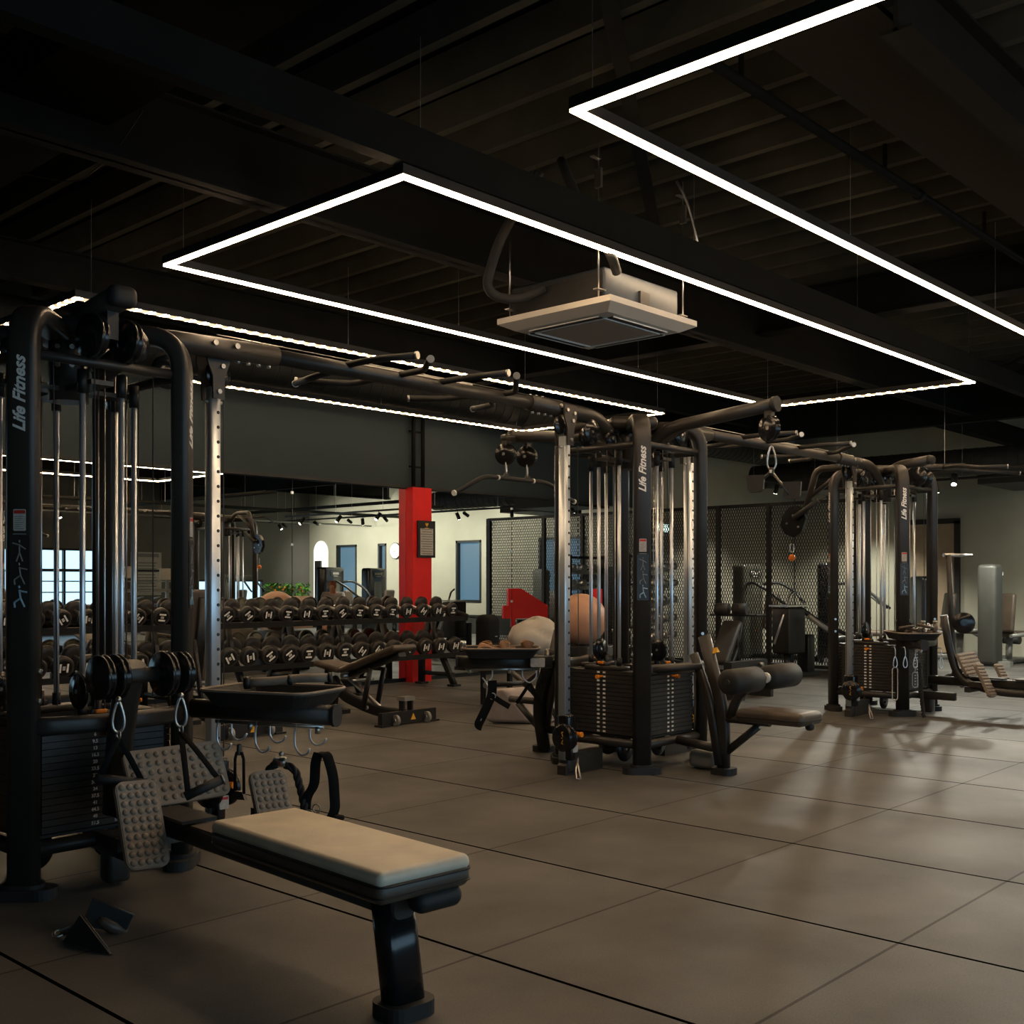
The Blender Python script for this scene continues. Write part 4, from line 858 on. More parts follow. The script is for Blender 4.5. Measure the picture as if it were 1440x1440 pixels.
plate([HP[0],HP[1],HP[2]],.010,'a'); plate([HP[6],HP[5],HP[4],HP[3]],.010,'b')
b=MB(); c_=V(HP[2])-W0; e_=V(HP[8])-W0; b.lathe(tuple(V(HP[6])-W0+V((0,0,-.01))),tuple(e_+V((0,0,.012))),[(0,.014),(.05,.024),(.09,.020),(.11,.012)],14); obj('grip',b,'padside',t)
b=MB(); b.tube(arc(V(HP[7])-W0,(1,0,.3),(0,1,.3),.016,0,2*PI,16)[:-1],.006,8,True); obj('eyelet',b,'steel',t)
b=MB(); b.cyl(V(HP[7])-W0+V((.012,-.006,0)),V(HP[2])-W0+V((0,0,-.03)),.012,10); obj('neck',b,'padside',t)
# loops at the base carriages
for c,l,g in (((5.50,4.50,0),'pale looped cord snap lying on the floor under the middle tower carriage','steel'),((9.76,4.50,0),'steel snap hook lying on the floor under the far tower carriage','steel')):
    t=thing('floor_snap_hook',l,'snap hook',c)
    b=MB(); b.tube([(.0,-.0,.13),(-.015,-.012,.09),(-.045,-.06,.008),(-.075,-.075,.008),(-.085,-.055,.008),(-.045,-.02,.06),(-.005,.0,.12)],.006,8); obj('hook_wire',b,'label' if '5.50' in str(c) else 'steel',t)
# things on and around the far tray
c3=V((9.93,4.14,0))
def far(n,l,c,g=None): return thing(n,l,c,(0,0,0),0,g)
for i,(dx,dy) in enumerate(((-.03,-.05),(.07,-.12))):
    t=thing('rubber_grip_bar',('left','right')[i]+' brown rubber grip handle standing in the tray of the far tower','cable handle',(9.87+dx,4.08+dy,.775),0,'upright grips in the far tray'); b=MB(); b.cyl((0,0,0),(.012,.0,.12),.017,12); obj('grip',b,'padside',t); b=MB(); b.cyl((.012,0,.12),(.014,0,.137),.020,12); obj('grip_end',b,'label',t)
t=thing('grip_pile','tangle of small cable grips and chains heaped in the far tray','cable handles',(9.87,4.07,.775)); t['kind']='stuff'
b=MB(); rr=random.Random(5)
for i in range(7):
    a=rr.uniform(0,PI); p=V((rr.uniform(-.15,.12),rr.uniform(-.10,.12),.02+.012*i)); d=V((math.cos(a),math.sin(a),rr.uniform(-.2,.3)))*.07; b.cyl(tuple(p-d),tuple(p+d),.014,10)
obj('grip',b,'padside',t)
b=MB(); 
for i in range(12):
    p=V((.05+rr.uniform(-.1,.1),rr.uniform(-.08,.08),.05+rr.uniform(0,.05))); b.tube(arc(p,(1,0,.3),(0,.7,.7),.016,0,2*PI,12)[:-1],.004,5,True)
obj('chain_link',b,'steel',t)
ls=('leftmost long snap hook with a green strap on the far tray','second chrome snap hook from the left on the far tray','third chrome hook on the far tray, holding a long link','right chrome hook on the far tray, beside the black pad')
for i in range(4):
    p=V((9.80,4.27,.66))+V((.045*i,-.075*i,0)) if i<3 else V((9.98,3.92,.66))
    t=thing('hanging_snap_hook',ls[i],'snap hook',tuple(p),0,'snap hooks hanging off the far tray')
    b=MB(); b.tube(fil([(0.05,.05,.0),(.0,.0,.01),(-.01,-.01,-.05),(-.005,-.005,-.08)],.03,4),.005,6); carabiner(b,(-.005,-.005,-.08),.10,(.7,-.7,0),.005); obj('hook_wire',b,'chrome',t)
    if i in (0,2):
        b=MB(); L=.30 if i==0 else .14; z0=-.18 if i==0 else -.22; 
        if i==2: b.cyl((0,0,-.17),(0,0,-.23),.003,6)
        P=rrect(.05,L,.024,5); b.tube([(.7*p,-.7*p,z0-L/2+q) for p,q in P],.005,6,True); obj('long_link',b,'steel' if i else 'label',t)
t=thing('hanging_rope','short black twisted rope hanging down the front column of the far tower','cable rope',(9.99,4.12,.52))
b=MB(); rope(b,[(0,0,0),(.01,-.01,-.2),(.03,-.01,-.36),(.05,-.02,-.50)],.017); obj('rope',b,'rubblack',t)
# ================================================================== MESH SCREEN
t=thing('mesh_screen','tall black expanded metal screen standing at right angles to the mirror wall','screen',(14.6,8.72,0))
ys=[6.95,8.13,9.30,10.47]; zt=2.44
for y in (6.95,8.29,9.16,10.46):
    b=MB(); b.box((0,y-8.72,zt/2),(.06,.06 if y>7 else .09,zt)); obj('post',b,'dark',t)
b=MB(); b.box((0,0,zt-.02),(.05,3.55,.05)); obj('frame_rail',b,'dark',t); b=MB(); b.box((0,0,.05),(.05,3.55,.05)); obj('frame_rail',b,'dark',t)
def lattice(y0,y1,z0,z1,pw,ph,bw):
    b=MB(); s=ph/pw; W=y1-y0;H=z1-z0
    for sg in (1,-1):
        n=int((W+H/s)/pw)+1
        for i in range(-1,n+1):
            a=i*pw-(H/s)+0.0
            # line: y=a+ (z)/s  for sg=1
            za,zb=0,H; ya=a; yb=a+H/s
            t0=max(0,(0-ya)/(yb-ya)); t1=min(1,(W-ya)/(yb-ya))
            if t1-t0<.002: continue
            P=[ya+(yb-ya)*t0,H*t0]; Q=[ya+(yb-ya)*t1,H*t1]
            if sg<0: P[0]=W-P[0];Q[0]=W-Q[0]
            d=V((0,Q[0]-P[0],Q[1]-P[1])).normalized(); n_=V((0,-d.z,d.y))*bw/2; th=V((.004,0,0))
            p=V((0,y0+P[0],z0+P[1]));q=V((0,y0+Q[0],z0+Q[1]))
            vs=[p-n_-th,p+n_-th,p+n_+th,p-n_+th,q-n_-th,q+n_-th,q+n_+th,q-n_+th]
            b.add(vs,[(0,1,5,4),(1,2,6,5),(2,3,7,6),(3,0,4,7)])
    return b
for a,c in ((6.98,8.27),(8.31,9.14),(9.18,10.44)):
    obj('mesh_panel',lattice(a-8.72,c-8.72,.08,zt-.04,.042,.095,.0085),'dark',t)

# ================================================================== DUMBBELLS AND RACKS
def rack(x0,x1,label):
    t=thing('dumbbell_rack',label,'dumbbell rack',((x0+x1)/2,9.95,0),0,'dumbbell racks along the mirrors'); h=(x1-x0)/2
    for z,y in ((.86,-.05),(.42,-.12)):
        b=MB(); u=V((0,.966,.26)); w=V((0,-.26,.966)); c=V((0,y,z))
        for s in (-.13,.14):
            p=c+u*s; b.sweep([p+V((-h,0,0)),p+V((h,0,0))],[(-.035,-.004),(.035,-.004),(.035,.004),(-.035,.004)],tuple(u),smooth=False)
        for s,sg in ((-.165,1),(.175,1)):
            p=c+u*s; b.sweep([p+V((-h,0,0)),p+V((h,0,0))],[(-.03,-.004),(.03,-.004),(.03,.004),(-.03,.004)],tuple(w),smooth=False)
        for s in (-h,h): b.sweep([c+V((s,0,0))-u*.18+w*.012,c+V((s,0,0))+u*.18+w*.012],rrect(.012,.085,.003,1),(1,0,0))
        obj('shelf',b,'dark',t)
    n=3
    for i in range(n):
        x=-h+.35+(2*h-.7)*i/(n-1)
        b=MB(); b.sweep([(x,.24,.02),(x,.24,.30),(x,.06,.95)],rrect(.055,.085,.01,2),(1,0,0)); b.sweep(fil([(x,-.34,.02),(x,-.22,.22),(x,-.10,.40),(x,-.02,.50)],.1,4),rrect(.055,.075,.01,2),(1,0,0)); b.sweep([(x,-.33,.14),(x,.24,.14)],rrect(.04,.05,.006,1),(1,0,0)); b.sweep([(x,.05,.80),(x,-.05,.42)],rrect(.05,.05,.008,2),(1,0,0)); b.box((x,-.34,.012),(.12,.12,.024)); b.box((x,.24,.012),(.12,.12,.024)); obj('leg_frame',b,'dark',t)
    return t
rack(6.10,9.72,'right black two shelf dumbbell rack, ending at the red pillar')
rack(2.35,5.95,'left black two shelf dumbbell rack, seen between the rods of the near tower')
def dumbbell(r,L,name='dumbbell'):
    t=thing(name,'d','dumbbell')
    for s in (-1,1):
        b=MB(); a=V((0,s*L*.30,0)); e=V((0,s*L*.5,0)); ll=(e-a).length
        b.lathe(tuple(a),tuple(e),[(0,r*.55),(.004,r*.88),(.014,r),(ll-.016,r),(ll-.005,r*.93),(ll-.001,r*.80),(ll-.004,r*.74)],20); hd=obj('head',b,'db',t)
        f=e+V((0,s*.0005,0))
        b=MB(); b.lathe(tuple(f-V((0,s*.006,0))),tuple(f),[(0,r*.73),(.004,r*.73),(.0045,r*.70)],20); fc=obj('end_disc',b,'gloss',hd)
        if s<0:
            b=MB()
            for q in (-1,1): b.box(f+V((q*r*.33,-.001,0)),(r*.17,.0022,r*.80))
            for q in (-1,0,1): b.box(f+V((0,-.001,q*r*.13)),(r*.26,.002,r*.07))
            obj('weight_mark',b,'white',fc)
    b=MB(); b.lathe((0,-L*.31,0),(0,L*.31,0),[(0,.014),(.02,.0145),(L*.31,.0175),(L*.6,.0145),(L*.62,.014)],14); obj('handle',b,'steel',t)
    return t
N_=['first','second','third','fourth','fifth','sixth','seventh','eighth','ninth','tenth','eleventh','twelfth','thirteenth','fourteenth','fifteenth','sixteenth','seventeenth','eighteenth','nineteenth','twentieth','twenty first','twenty second','twenty third','twenty fourth','twenty fifth','twenty sixth','twenty seventh','twenty eighth']
def row_of(proto,rack_name,shelf,grp,xs,z,y,rnd):
    rr=random.Random(rnd); tilt=math.radians(15)
    for i,x in enumerate(xs):
        o=proto if i==0 else dup(proto)
        roll=rr.choice([0,0,PI/2,PI/2,.6,-.6,.9,PI/2+.1,-.3]) 
        o.rotation_mode='XYZ'
        o.rotation_euler=(MX.Rotation(tilt,4,'X')@MX.Rotation(roll,4,'Y')).to_euler()
        o.location=(x,y,z)
        o['label']='round black dumbbell with white bars, %s from the right on the %s rack shelf'%(N_[i],shelf); o['group']=grp; o['category']='dumbbell'
xs=[9.47-.2455*i for i in range(28)]; xs=[x for x in xs if x>2.5 and not 5.92<x<6.13]
row_of(dumbbell(.088,.36),'','upper','dumbbells on the upper rack shelf',xs,.965,9.90,1)
row_of(dumbbell(.102,.40),'','lower','dumbbells on the lower rack shelf',[x-.03 for x in xs],.540,9.84,2)

# ================================================================== ADJUSTABLE BENCHES
def adj_bench(loc,rz,back,label,seat_a=8,h0=.40):
    # local: wheels end at y=0, seat end at y=+1.15
    t=thing('adjustable_bench',label,'gym bench',loc,rz,'adjustable benches in front of the dumbbells'); A=math.radians(back)
    b=MB(); b.box((0,0,.065),(.66,.055,.11)); b.box((-.30,.0,.008),(.10,.10,.016)); b.box((.30,.0,.008),(.10,.10,.016)); wb=obj('wheel_bar',b,'dark',t)
    for x in (-.17,.21):
        b=MB(); b.cyl((x,-.045,.05),(x-.03,-.045,.05),.048,18); w=obj('wheel',b,'greymach',wb); b=MB(); b.cyl((x+.004,-.045,.05),(x-.035,-.045,.05),.018,10); obj('wheel_hub',b,'steel',w)
    b=MB(); b.prism([(-.03,-.026),(.03,-.026),(0,.028)],(.04,-.030,.065),(1,0,0),(0,0,1),.008); obj('pinch_warning',b,'amber',wb)
    b=MB(); b.box((.0,.02,.225),(.13,.10,.035)); hd=obj('carry_handle',b,'greymach',t); b=MB(); b.box((-.05,.02,.16),(.02,.06,.12)); b.box((.05,.02,.16),(.02,.06,.12)); obj('handle_legs',b,'dark',hd)
    b=MB(); b.sweep(fil([(0,.02,.075),(0,.45,.085),(0,.88,.20),(0,1.02,.34)],.2,6),rrect(.07,.10,.02,3),(1,0,0)); b.sweep([(0,.98,.32),(0,1.02,.03)],rrect(.06,.06,.012,2),(1,0,0)); b.box((0,1.03,.02),(.38,.07,.04)); obj('spine',b,'dark',t)
    p=V((0,.78,.405)); u=V((0,-math.cos(A),math.sin(A))); n=V((0,math.sin(A),math.cos(A)))
    for s in (-.085,.085):
        b=MB(); b.sweep([V((s,.50,.10)),p+u*.38-n*.05+V((s,0,0))],rrect(.03,.05,.006,1),(1,0,0)); obj('support_strut',b,'dark',t)
    b=MB(); b.sweep([(0.0,.80,.36),(0,.32,.10)],rrect(.03,.03,.006,1),(1,0,0)); b.cyl((-.05,.50,.11),(.05,.50,.11),.02,12); obj('adjust_rail',b,'steel',t)
    R=MX((V((1,0,0)),u,V((1,0,0)).cross(u))).transposed()
    b=MB(); b.rbox(p+u*.40+n*.035,(.29,.80,.055),.025,4,rot=R); bk=obj('back_pad',b,'padside',t)
    b=MB(); b.sweep([p+u*.02-n*.02,p+u*.74-n*.02],rrect(.09,.04,.01,1),(1,0,0)); obj('back_frame',b,'dark',bk)
    S=math.radians(seat_a); us=V((0,math.cos(S),math.sin(S))); R=MX((V((1,0,0)),us,V((1,0,0)).cross(us))).transposed()
    b=MB(); b.rbox(p+us*.20+V((0,0,.035)),(.29,.36,.06),.027,4,rot=R); obj('seat_pad',b,'padside',t)
    b=MB(); b.cyl((-.10,.78,.39),(.10,.78,.39),.024,12); b.cyl((-.13,.60,.36),(.13,.60,.36),.012,8); obj('pivot_bolt',b,'steel',t)
    return t
adj_bench((6.58,7.34,0),.03,18,'black adjustable bench at a low incline, wheels toward the viewer')
adj_bench((5.12,7.66,0),.0,80,'black adjustable bench with its backrest upright beside the chrome column')
adj_bench((7.72,7.0,0),-PI/2,9,'black adjustable bench half hidden behind the grey bag and hanging straps')
# grey bag
t=thing('gym_bag','slouched pale grey canvas bag lying on the floor behind the second tray','bag',(7.42,6.62,0),-.12)
b=MB(); 
P=[(-.40,.16,.02),(-.10,-.13,.0),(.10,-.18,.0),(.36,-.02,.0),(.36,.18,.0),(-.20,.22,.0)]
T=[(-.43,.10,.30),(-.37,-.04,.33),(-.02,-.05,.29),(.33,.0,.32),(.36,.12,.30),(-.30,.20,.31)]
vs=P+T; b.add(vs,[(5,4,3,2,1,0),(6,7,8,9,10,11)]+[(k,(k+1)%6,6+(k+1)%6,6+k) for k in range(6)],False)
o=obj('bag_body',b,'bag',t); m=o.modifiers.new('b','BEVEL'); m.width=.035; m.segments=4
b=MB(); b.tube([(.15,-.17,.02),(.12,-.11,.16),(.08,-.06,.27)],.008,6); b.sweep([(.20,-.13,.01),(.16,-.10,.15),(.10,-.055,.30)],rrect(.012,.03,.003,1),(1,0,0)); obj('bag_strap',b,'dark',t)
# ball shelf, balls, backpack
t=thing('low_stand','low black steel stand carrying the grey gym ball and backpack, mostly hidden','stand',(8.42,7.68,0))
b=MB(); b.box((0,0,.40),(1.35,.52,.035)); obj('top',b,'dark',t)
for x in (-.30,.62):
    for y in (-.15,.22): b=MB(); b.box((x,y,.195),(.04,.04,.38)); obj('leg',b,'dark',t)
t=thing('jump_box','dark wooden jump box under the pinkish brown gym ball','box',(9.48,7.68,0)); b=MB(); b.rbox((0,0,.285),(.60,.60,.57),.015,2); obj('box_body',b,'dark',t)
t=thing('gym_ball','half deflated shiny grey gym ball behind the second tray','ball',(8.66,7.66,.418))
b=MB(); n=36; vs=[];m=18
for i in range(m+1):
    th=-PI/2+PI*i/m
    for k in range(n):
        a=2*PI*k/n; r=.26*(1+.035*math.sin(3*a+1)*math.cos(th)+.05*math.cos(2*a)*math.cos(th))-.035*max(0,math.cos(a*1.0-4.2))**6*math.cos(th)
        zz=r*.92*math.sin(th); xx=r*1.25*math.cos(th)*math.cos(a); yy=r*.9*math.cos(th)*math.sin(a); dn=.035*math.exp(-((xx*.8-zz*.6+.02)/.018)**2)-.03*math.exp(-((xx*.5+zz*.8-.02)/.03)**2); vs.append((xx,yy-dn*math.cos(th),.25+zz*(1-.18*max(0,-math.cos(a)))))
b.add(vs,[(i*n+k,i*n+(k+1)%n,(i+1)*n+(k+1)%n,(i+1)*n+k) for i in range(m) for k in range(n)],True); bl=obj('ball_skin',b,'ballgrey',t)
b=MB(); b.cyl((.05,-.262,.36),(.05,-.285,.36),.014,10); obj('valve_plug',b,'white',bl)
t=thing('gym_ball','pinkish brown gym ball seen through the rods of the middle tower','ball',(9.42,7.66,.57))
b=MB(); b.ball((0,0,.285),.285,32,(1,1,1)); obj('ball_skin',b,'ballpink',t)
t=thing('backpack','upright black backpack with a small buckle left of the grey gym ball','backpack',(8.00,7.72,.418))
b=MB(); b.rbox((0,0,.26),(.26,.17,.52),.075,5); bp=obj('pack_body',b,'webbing',t); b=MB(); b.rbox((.02,-.09,.13),(.20,.06,.20),.028,4); obj('front_pocket',b,'webbing',bp)
b=MB(); b.box((.03,-.125,.17),(.02,.006,.03)); b.box((.03,-.088,.30),(.03,.01,.008)); obj('buckle',b,'steel',bp); b=MB(); b.tube(arc((0,.02,.41),(1,0,0),(0,0,1),.035,0,PI,8),.008,6); obj('top_loop',b,'webbing',bp)
# chrome dumbbell tower in the corner by the screen
t=thing('weight_tree','tall narrow rack of silver dumbbells between the middle tower and the mesh screen','rack',(13.75,9.75,0))
b=MB(); [b.box((x,.18,.85),(.05,.05,1.7)) for x in (-.42,.42)]; [b.sweep([(x,.18,.1),(x,-.25,.03)],rrect(.04,.05,.006,1),(1,0,0)) for x in (-.42,.42)]; b.box((0,.18,1.66),(.86,.04,.04)); obj('upright',b,'dark',t)
for i,z in enumerate((.42,.68,.95,1.20,1.45)):
    b=MB(); b.cyl((-.42,.0,z),(.42,.0,z),.022,12); b.cyl((-.42,.12,z-.03),(.42,.12,z-.03),.022,12); obj('rail',b,'steel',t)
dd=None
for i,z in enumerate((.42,.68,.95,1.20,1.45)):
    for j,x in enumerate((-.24,.02,.28)):
        if dd is None:
            dd=thing('chrome_dumbbell','c','dumbbell'); b=MB()
            b.lathe((0,-.17,0),(0,.17,0),[(0,.03),(.004,.052),(.07,.055),(.075,.016),(.265,.016),(.27,.055),(.336,.052),(.34,.03)],16); obj('bar_and_heads',b,'steel',dd); o=dd
        else: o=dup(dd)
        o.location=(13.75+x,9.72,z+.058); o['group']='silver dumbbells on the narrow rack'
        o['label']='silver dumbbell, %s in the %s row of the narrow rack'%(('left','middle','right')[j],('lowest','second lowest','middle','second highest','top')[i])

# ================================================================== BACKGROUND MACHINES
def machine(loc,rz,label,h=1.5,w=.52,shroud='gloss',kind='press',accent='greymach'):
    t=thing('weight_machine',label,'gym machine',loc,rz,None)
    b=MB(); b.rbox((0,.35,h/2+.02),(w,.26,h),.06,4); sh=obj('shroud',b,shroud,t)
    b=MB(); b.rbox((0,.218,h*.50),(w*.42,.012,h*.62),.006,2); obj('stack_window',b,'greenflex',sh)
    b=MB(); b.rbox((0,.214,h-.13),(w*.55,.012,.11),.006,2); [b.box((x,.206,h-.12),(.02,.006,.06)) for x in (-.09,-.03,.04,.10)]; obj('display_panel',b,'dark',sh)
    b=MB(); [b.box((-.12+.06*i,.205,h-.12),(.03,.004,.05)) for i in range(5)]; b.box((-.0,.206,h-.18),(.2,.004,.012)); obj('display_figures',b,'label',sh)
    b=MB(); b.cyl((.0,.21,h*.45),(0,.17,h*.45),.012,10); b.box((.0,.21,h*.30),(.012,.006,.02)); obj('selector_pin',b,'orange',sh)
    b=MB(); b.sweep([(0,.35,.05),(0,-.85,.05)],rrect(.09,.08,.02,2),(1,0,0)); b.box((0,-.85,.04),(.62,.09,.08)); b.box((0,.35,.04),(.66,.10,.08)); b.sweep([(0,-.25,.05),(0,-.28,.42)],rrect(.08,.10,.02,2),(1,0,0)); fr=obj('frame',b,accent,t)
    b=MB(); b.rbox((0,-.32,.47),(.38,.42,.09),.04,4); obj('seat_pad',b,'padside',t)
    b=MB(); R=MX.Rotation(.15,3,'X'); b.rbox((0,-.08,.80),(.36,.09,.60),.04,4,rot=R); obj('back_pad',b,'padside',t)
    for s in (-1,1):
        b=MB()
        if kind=='press': b.tube(fil([(s*.26,.2,h*.8),(s*.42,.0,h*.82),(s*.42,-.30,h*.72),(s*.34,-.5,h*.60)],.1,5),.026,10)
        elif kind=='leg': b.tube(fil([(s*.2,.1,.45),(s*.34,-.5,.50),(s*.34,-.80,.35)],.1,5),.030,10)
        else: b.tube(fil([(s*.2,.2,h*.95),(s*.34,-.2,h*1.0),(s*.36,-.45,h*.78)],.1,5),.024,10)
        ar=obj('lever_arm',b,accent,t); e=MB()
        if kind=='press': e.cyl((s*.34,-.48,h*.61),(s*.20,-.60,h*.56),.02,12)
        elif kind=='leg': e.cyl((s*.08,-.80,.35),(s*.34,-.80,.35),.065,16)
        else: e.cyl((s*.36,-.42,h*.80),(s*.36,-.52,h*.72),.021,12)
        obj('grip',e,'rubblack',ar)
    return t
machine((16.3,9.3,0),0,'black selectorised machine with a tall rounded shroud behind the left part of the mesh screen',1.55,.62,'greenflex','press','dark')
machine((16.4,7.9,0),.5,'dark weight machine behind the right part of the mesh screen',1.55,.6,'gloss','press','greymach')
machine((18.2,7.1,0),.8,'black weight machine with pale rollers left of the veneered doorway',1.35,.55,'gloss','leg','greymach')
machine((17.5,5.95,0),1.45,'grey slab shaped weight machine against the end wall at the right edge',1.52,.30,'slab','leg','greymach')
machine((15.9,1.1,0),2.7,'wide black weight machine left of the pillar in the mirror',1.60,.95,'gloss','press','dark')
machine((17.4,.8,0),2.9,'black weight machine just beside the pillar in the mirror',1.60,.7,'gloss','leg','dark')
machine((15.4,-2.4,0),2.6,'pale grey weight machine by the daylight windows, seen in the mirror',1.45,.55,'greymach','row','greymach')
machine((8.6,-2.6,0),2.4,'grey weight machine in front of the daylight windows, seen in the mirror',1.3,.5,'greymach','press','greymach')
# plate loaded lever machine and incline bench in front of the screen
t=thing('lever_machine','black plate loaded lever machine with long curved arms in front of the mesh screen','gym machine',(13.3,6.95,0),-.2)
b=MB(); b.rbox((0,.35,.62),(.34,.30,.62),.03,3); b.sweep([(-.05,.35,.35),(-.25,.15,.02)],rrect(.06,.08,.01,2),(0,1,0)); b.sweep([(.05,.35,.35),(.15,.45,.02)],rrect(.06,.08,.01,2),(0,1,0)); b.rbox((.35,.35,.28),(.14,.2,.56),.02,2); b.box((.0,.3,.03),(1.0,.12,.05)); obj('frame',b,'dark',t)
for dz,dy in ((.0,-.08),(.12,.10)):
    b=MB(); b.tube(fil([(.12,.2+dy,.82+dz),(.35,.05+dy,.62+dz),(.75,-.25+dy,.38+dz)],.15,6),.034,12); obj('lever_arm',b,'greymach' if dz==0 else 'dark',t)
b=MB(); b.box((0,.35,.95),(.40,.34,.02)); b.tube([(-.35,.3,.45),(-.15,.3,.85),(-.02,.3,1.10),(.08,.3,1.15)],.016,8); obj('tray_plate',b,'steel',t)
t=thing('back_extension_bench','black inclined back extension bench standing in front of the mesh screen','gym bench',(12.35,7.55,0),.2)
b=MB(); b.sweep([(-.45,0,.05),(.55,0,.05)],rrect(.06,.06,.01,2),(0,1,0)); b.box((-.45,0,.03),(.07,.5,.05)); b.box((.5,0,.03),(.07,.5,.05)); b.sweep([(.25,0,.05),(.20,0,.75)],rrect(.05,.07,.01,2),(0,1,0)); b.sweep(fil([(-.2,0,.08),(.2,0,.35),(.42,0,.80)],.2,5),rrect(.05,.06,.01,2),(0,1,0)); obj('frame',b,'dark',t)
R=MX.Rotation(-.75,3,'Y'); b=MB(); b.rbox((-.22,0,.50),(.75,.26,.09),.04,4,rot=R); obj('body_pad',b,'rubblack',t)
for y in (-.12,.12): b=MB(); b.cyl((.02,y-.08,.92),(.02,y+.10,.92),.075,16); obj('ankle_roller',b,'rubblack',t)
b=MB(); b.cyl((.05,-.3,.84),(.42,-.3,.84),.018,10); b.cyl((.05,.3,.84),(.42,.3,.84),.018,10); b.cyl((.2,-.3,.84),(.2,.3,.84),.018,10); obj('hand_bar',b,'rubblack',t)
# low black beam behind thigh rollers
t=thing('storage_rail','low black rail with a pin standing behind the thigh rollers','rail',(10.6,6.3,0))
b=MB(); b.box((0,0,.36),(.75,.10,.09)); b.box((-.3,0,.16),(.06,.3,.32)); b.box((.3,0,.16),(.06,.3,.32)); obj('rail_body',b,'dark',t); b=MB(); b.cyl((.2,-.05,.36),(.2,-.10,.36),.02,10); obj('pin',b,'steel',t)
# red guarded machine seen in the mirror
t=thing('red_angular_box','bright red angular box on a black stand close to the mirror','box',(12.4,9.80,0))
px=[(718,826),(730,826),(768,850),(768,867),(722,868),(722,880),(717,880),(717,868),(705,868),(705,850),(712,850),(712,826)]
b=MB(); b.prism([((x-735)*.0108,(868-y)*.0108) for x,y in px],(0,0,.72),(.79,.61,0),(0,0,1),.16); obj('cover',b,'red',t)
b=MB(); b.box((.1,.05,.35),(.40,.14,.70),.66); b.box((.05,.05,.02),(.5,.3,.04),.66); obj('base',b,'dark',t)
# window side racks seen in the mirror
for i,(x,lab) in enumerate(((11.4,'left long barbell rack under the daylight windows, seen in the mirror'),(13.7,'right barbell rack under the banner, seen in the mirror'))):
    t=thing('barbell_rack',lab,'rack',(x,-3.6,0)); b=MB()
    for sx in (-.9,.9): b.box((sx,0,.8),(.07,.07,1.6)); b.box((sx,0,.03),(.1,.9,.06))
    b.box((0,0,1.56),(1.8,.05,.05)); obj('frame',b,'dark',t)
    for z in (.75,1.05,1.30):
        b=MB(); b.cyl((-1.1,.08,z),(1.1,.08,z),.015,10); br=obj('barbell',b,'steel',t)
        b=MB(); [b.cyl((s*1.0,.08,z),(s*1.06,.08,z),.16,20) for s in (-1,1)]; obj('weight_plate',b,'dark',br)
# boxes seen against the window
for i,(x,z) in enumerate(((12.1,1.50),(13.2,1.46))):
    t=thing('cardio_screen',('left','right')[i]+' pale console screen in front of the daylight windows, seen in the mirror','screen',(x,-1.9,0),.1)
    b=MB(); b.rbox((0,0,z),(.42,.05,.27),.02,3); obj('console',b,'label',t); b=MB(); b.sweep([(0,-.1,0.02),(0,-.05,z)],rrect(.07,.09,.02,2),(1,0,0)); b.box((0,.25,.08),(.6,1.3,.14)); obj('treadmill_base',b,'greymach',t); b=MB(); [b.tube([(s*.32,-.1,.9),(s*.33,.3,.95)],.02,8) for s in (-1,1)]; b.box((0,-.05,1.1),(.7,.1,.06)); obj('hand_rail',b,'greymach',t)

# ================================================================== SEATED PERSON (seen in the mirror)
t=thing('person','person in grey t-shirt with red brown hair sitting bent forward, seen in the mirror','person',(15.0,1.9,0),-2.3)
# joints, facing -Y locally
J=[(0,0,.52),(0,-.03,.66),(0,-.09,.82),(0,-.16,.98),(0,-.20,1.06),(0,-.24,1.13),(0,-.27,1.21),
   (.10,-.02,.50),(.14,-.42,.50),(.13,-.46,.10),(.13,-.60,.04),(-.10,-.02,.50),(-.14,-.42,.50),(-.13,-.46,.10),(-.13,-.60,.04),
   (.18,-.17,.99),(.24,-.26,.74),(.16,-.44,.60),(.10,-.52,.56),(-.18,-.17,.99),(-.24,-.26,.74),(-.16,-.44,.60),(-.10,-.52,.56)]
Ed=[(0,1),(1,2),(2,3),(3,4),(4,5),(5,6),(0,7),(7,8),(8,9),(9,10),(0,11),(11,12),(12,13),(13,14),(3,15),(15,16),(16,17),(17,18),(3,19),(19,20),(20,21),(21,22)]
Rd=[.15,.135,.14,.14,.065,.085,.085,.095,.065,.045,.04,.095,.065,.045,.04,.065,.045,.035,.03,.065,.045,.035,.03]
me=skinned([V(p) for p in J],Ed,Rd,2); bd=obj('body',me,'skin',t)
for s in (-1,1):
    for k in range(5):
        a=(k-2)*.012; P0=V((s*.10+a,-.53,.56)); L=(.05,.065,.07,.065,.05)[k] if k else .045
        m2=skinned([P0,P0+V((a*.2,-L*.5,-.01)),P0+V((a*.2,-L*.9,-.04))],[(0,1),(1,2)],[.011,.010,.008],1); obj('finger',m2,'skin',bd)
b=MB(); b.ball((0,-.262,1.215),.098,20,(.92,1.02,1.05)); obj('hair',b,'hair',t)
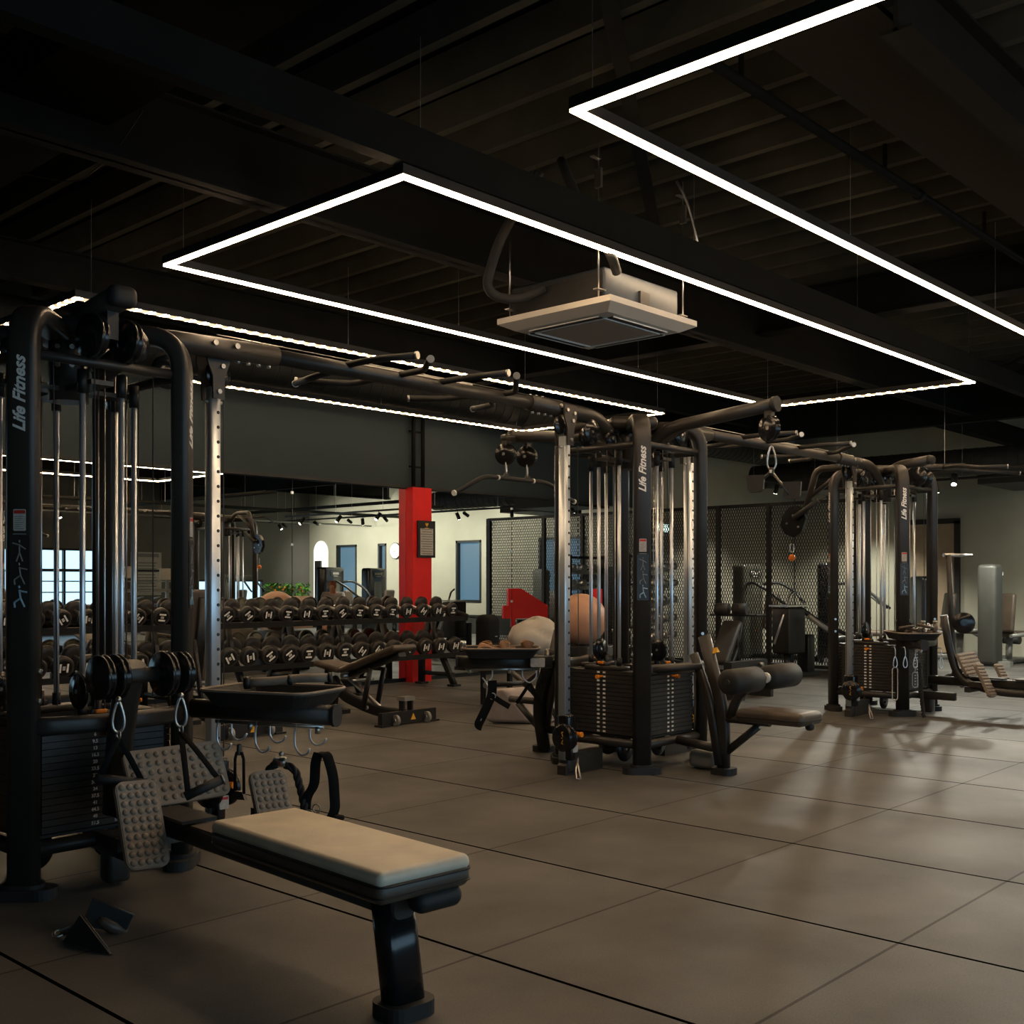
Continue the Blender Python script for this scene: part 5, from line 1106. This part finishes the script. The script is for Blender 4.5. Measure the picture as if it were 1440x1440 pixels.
b=MB(); b.ball((0,-.345,1.175),.045,12,(1.1,.5,1.3)); b.ball((0,-.372,1.175),.014,8); b.ball((-.085,-.26,1.18),.02,8,(.4,1,1.2)); b.ball((.085,-.26,1.18),.02,8,(.4,1,1.2)); fc=obj('face',b,'skin',t)
b=MB(); b.ball((.02,-.366,1.192),.007,8); b.ball((-.02,-.366,1.192),.007,8); b.box((0,-.366,1.148),(.03,.006,.006)); obj('eyes_and_mouth',b,'dark',fc)
me=skinned([V(p) for p in ((0,.0,.56),(0,-.03,.66),(0,-.09,.82),(0,-.16,.985),(.18,-.17,.995),(.225,-.23,.85),(-.18,-.17,.995),(-.225,-.23,.85))],[(0,1),(1,2),(2,3),(3,4),(4,5),(3,6),(6,7)],[.185,.178,.182,.175,.10,.085,.10,.085],2); obj('shirt',me,'shirt',t)
me=skinned([V(p) for p in ((0,.0,.52),(.10,-.02,.505),(.14,-.34,.505),(-.10,-.02,.505),(-.14,-.34,.505))],[(0,1),(1,2),(0,3),(3,4)],[.165,.108,.088,.108,.088],2); obj('shorts',me,'short',t)
t=thing('flat_bench','plain black flat bench under the seated person in the mirror','gym bench',(15.0,1.9,0),-2.3)
b=MB(); b.rbox((0,.1,.35),(.32,.75,.08),.03,3); obj('pad',b,'padside',t); b=MB(); [b.box((0,y,.16),(.3,.06,.31)) for y in (-.15,.38)]; obj('leg',b,'dark',t)

# ================================================================== CAMERA, WORLD, VIEW
cam=bpy.data.cameras.new('camera'); co=bpy.data.objects.new('camera',cam); COL.objects.link(co); sc.camera=co
co.location=(0,0,1.25); co.rotation_euler=(PI/2,0,.7455-PI/2)
cam.sensor_width=36; cam.sensor_fit='HORIZONTAL'; cam.lens=1549/1440*36; cam.shift_y=(820.5-720)/1440; cam.clip_end=80; cam.clip_start=.05
w=bpy.data.worlds.new('night'); sc.world=w; w.use_nodes=True; w.node_tree.nodes['Background'].inputs[0].default_value=(.02,.025,.03,1); w.node_tree.nodes['Background'].inputs[1].default_value=.3
sc.view_settings.view_transform='Standard'; sc.view_settings.look='None'; sc.view_settings.gamma=1; sc.view_settings.use_curve_mapping=False
sc.view_settings.exposure=0.85
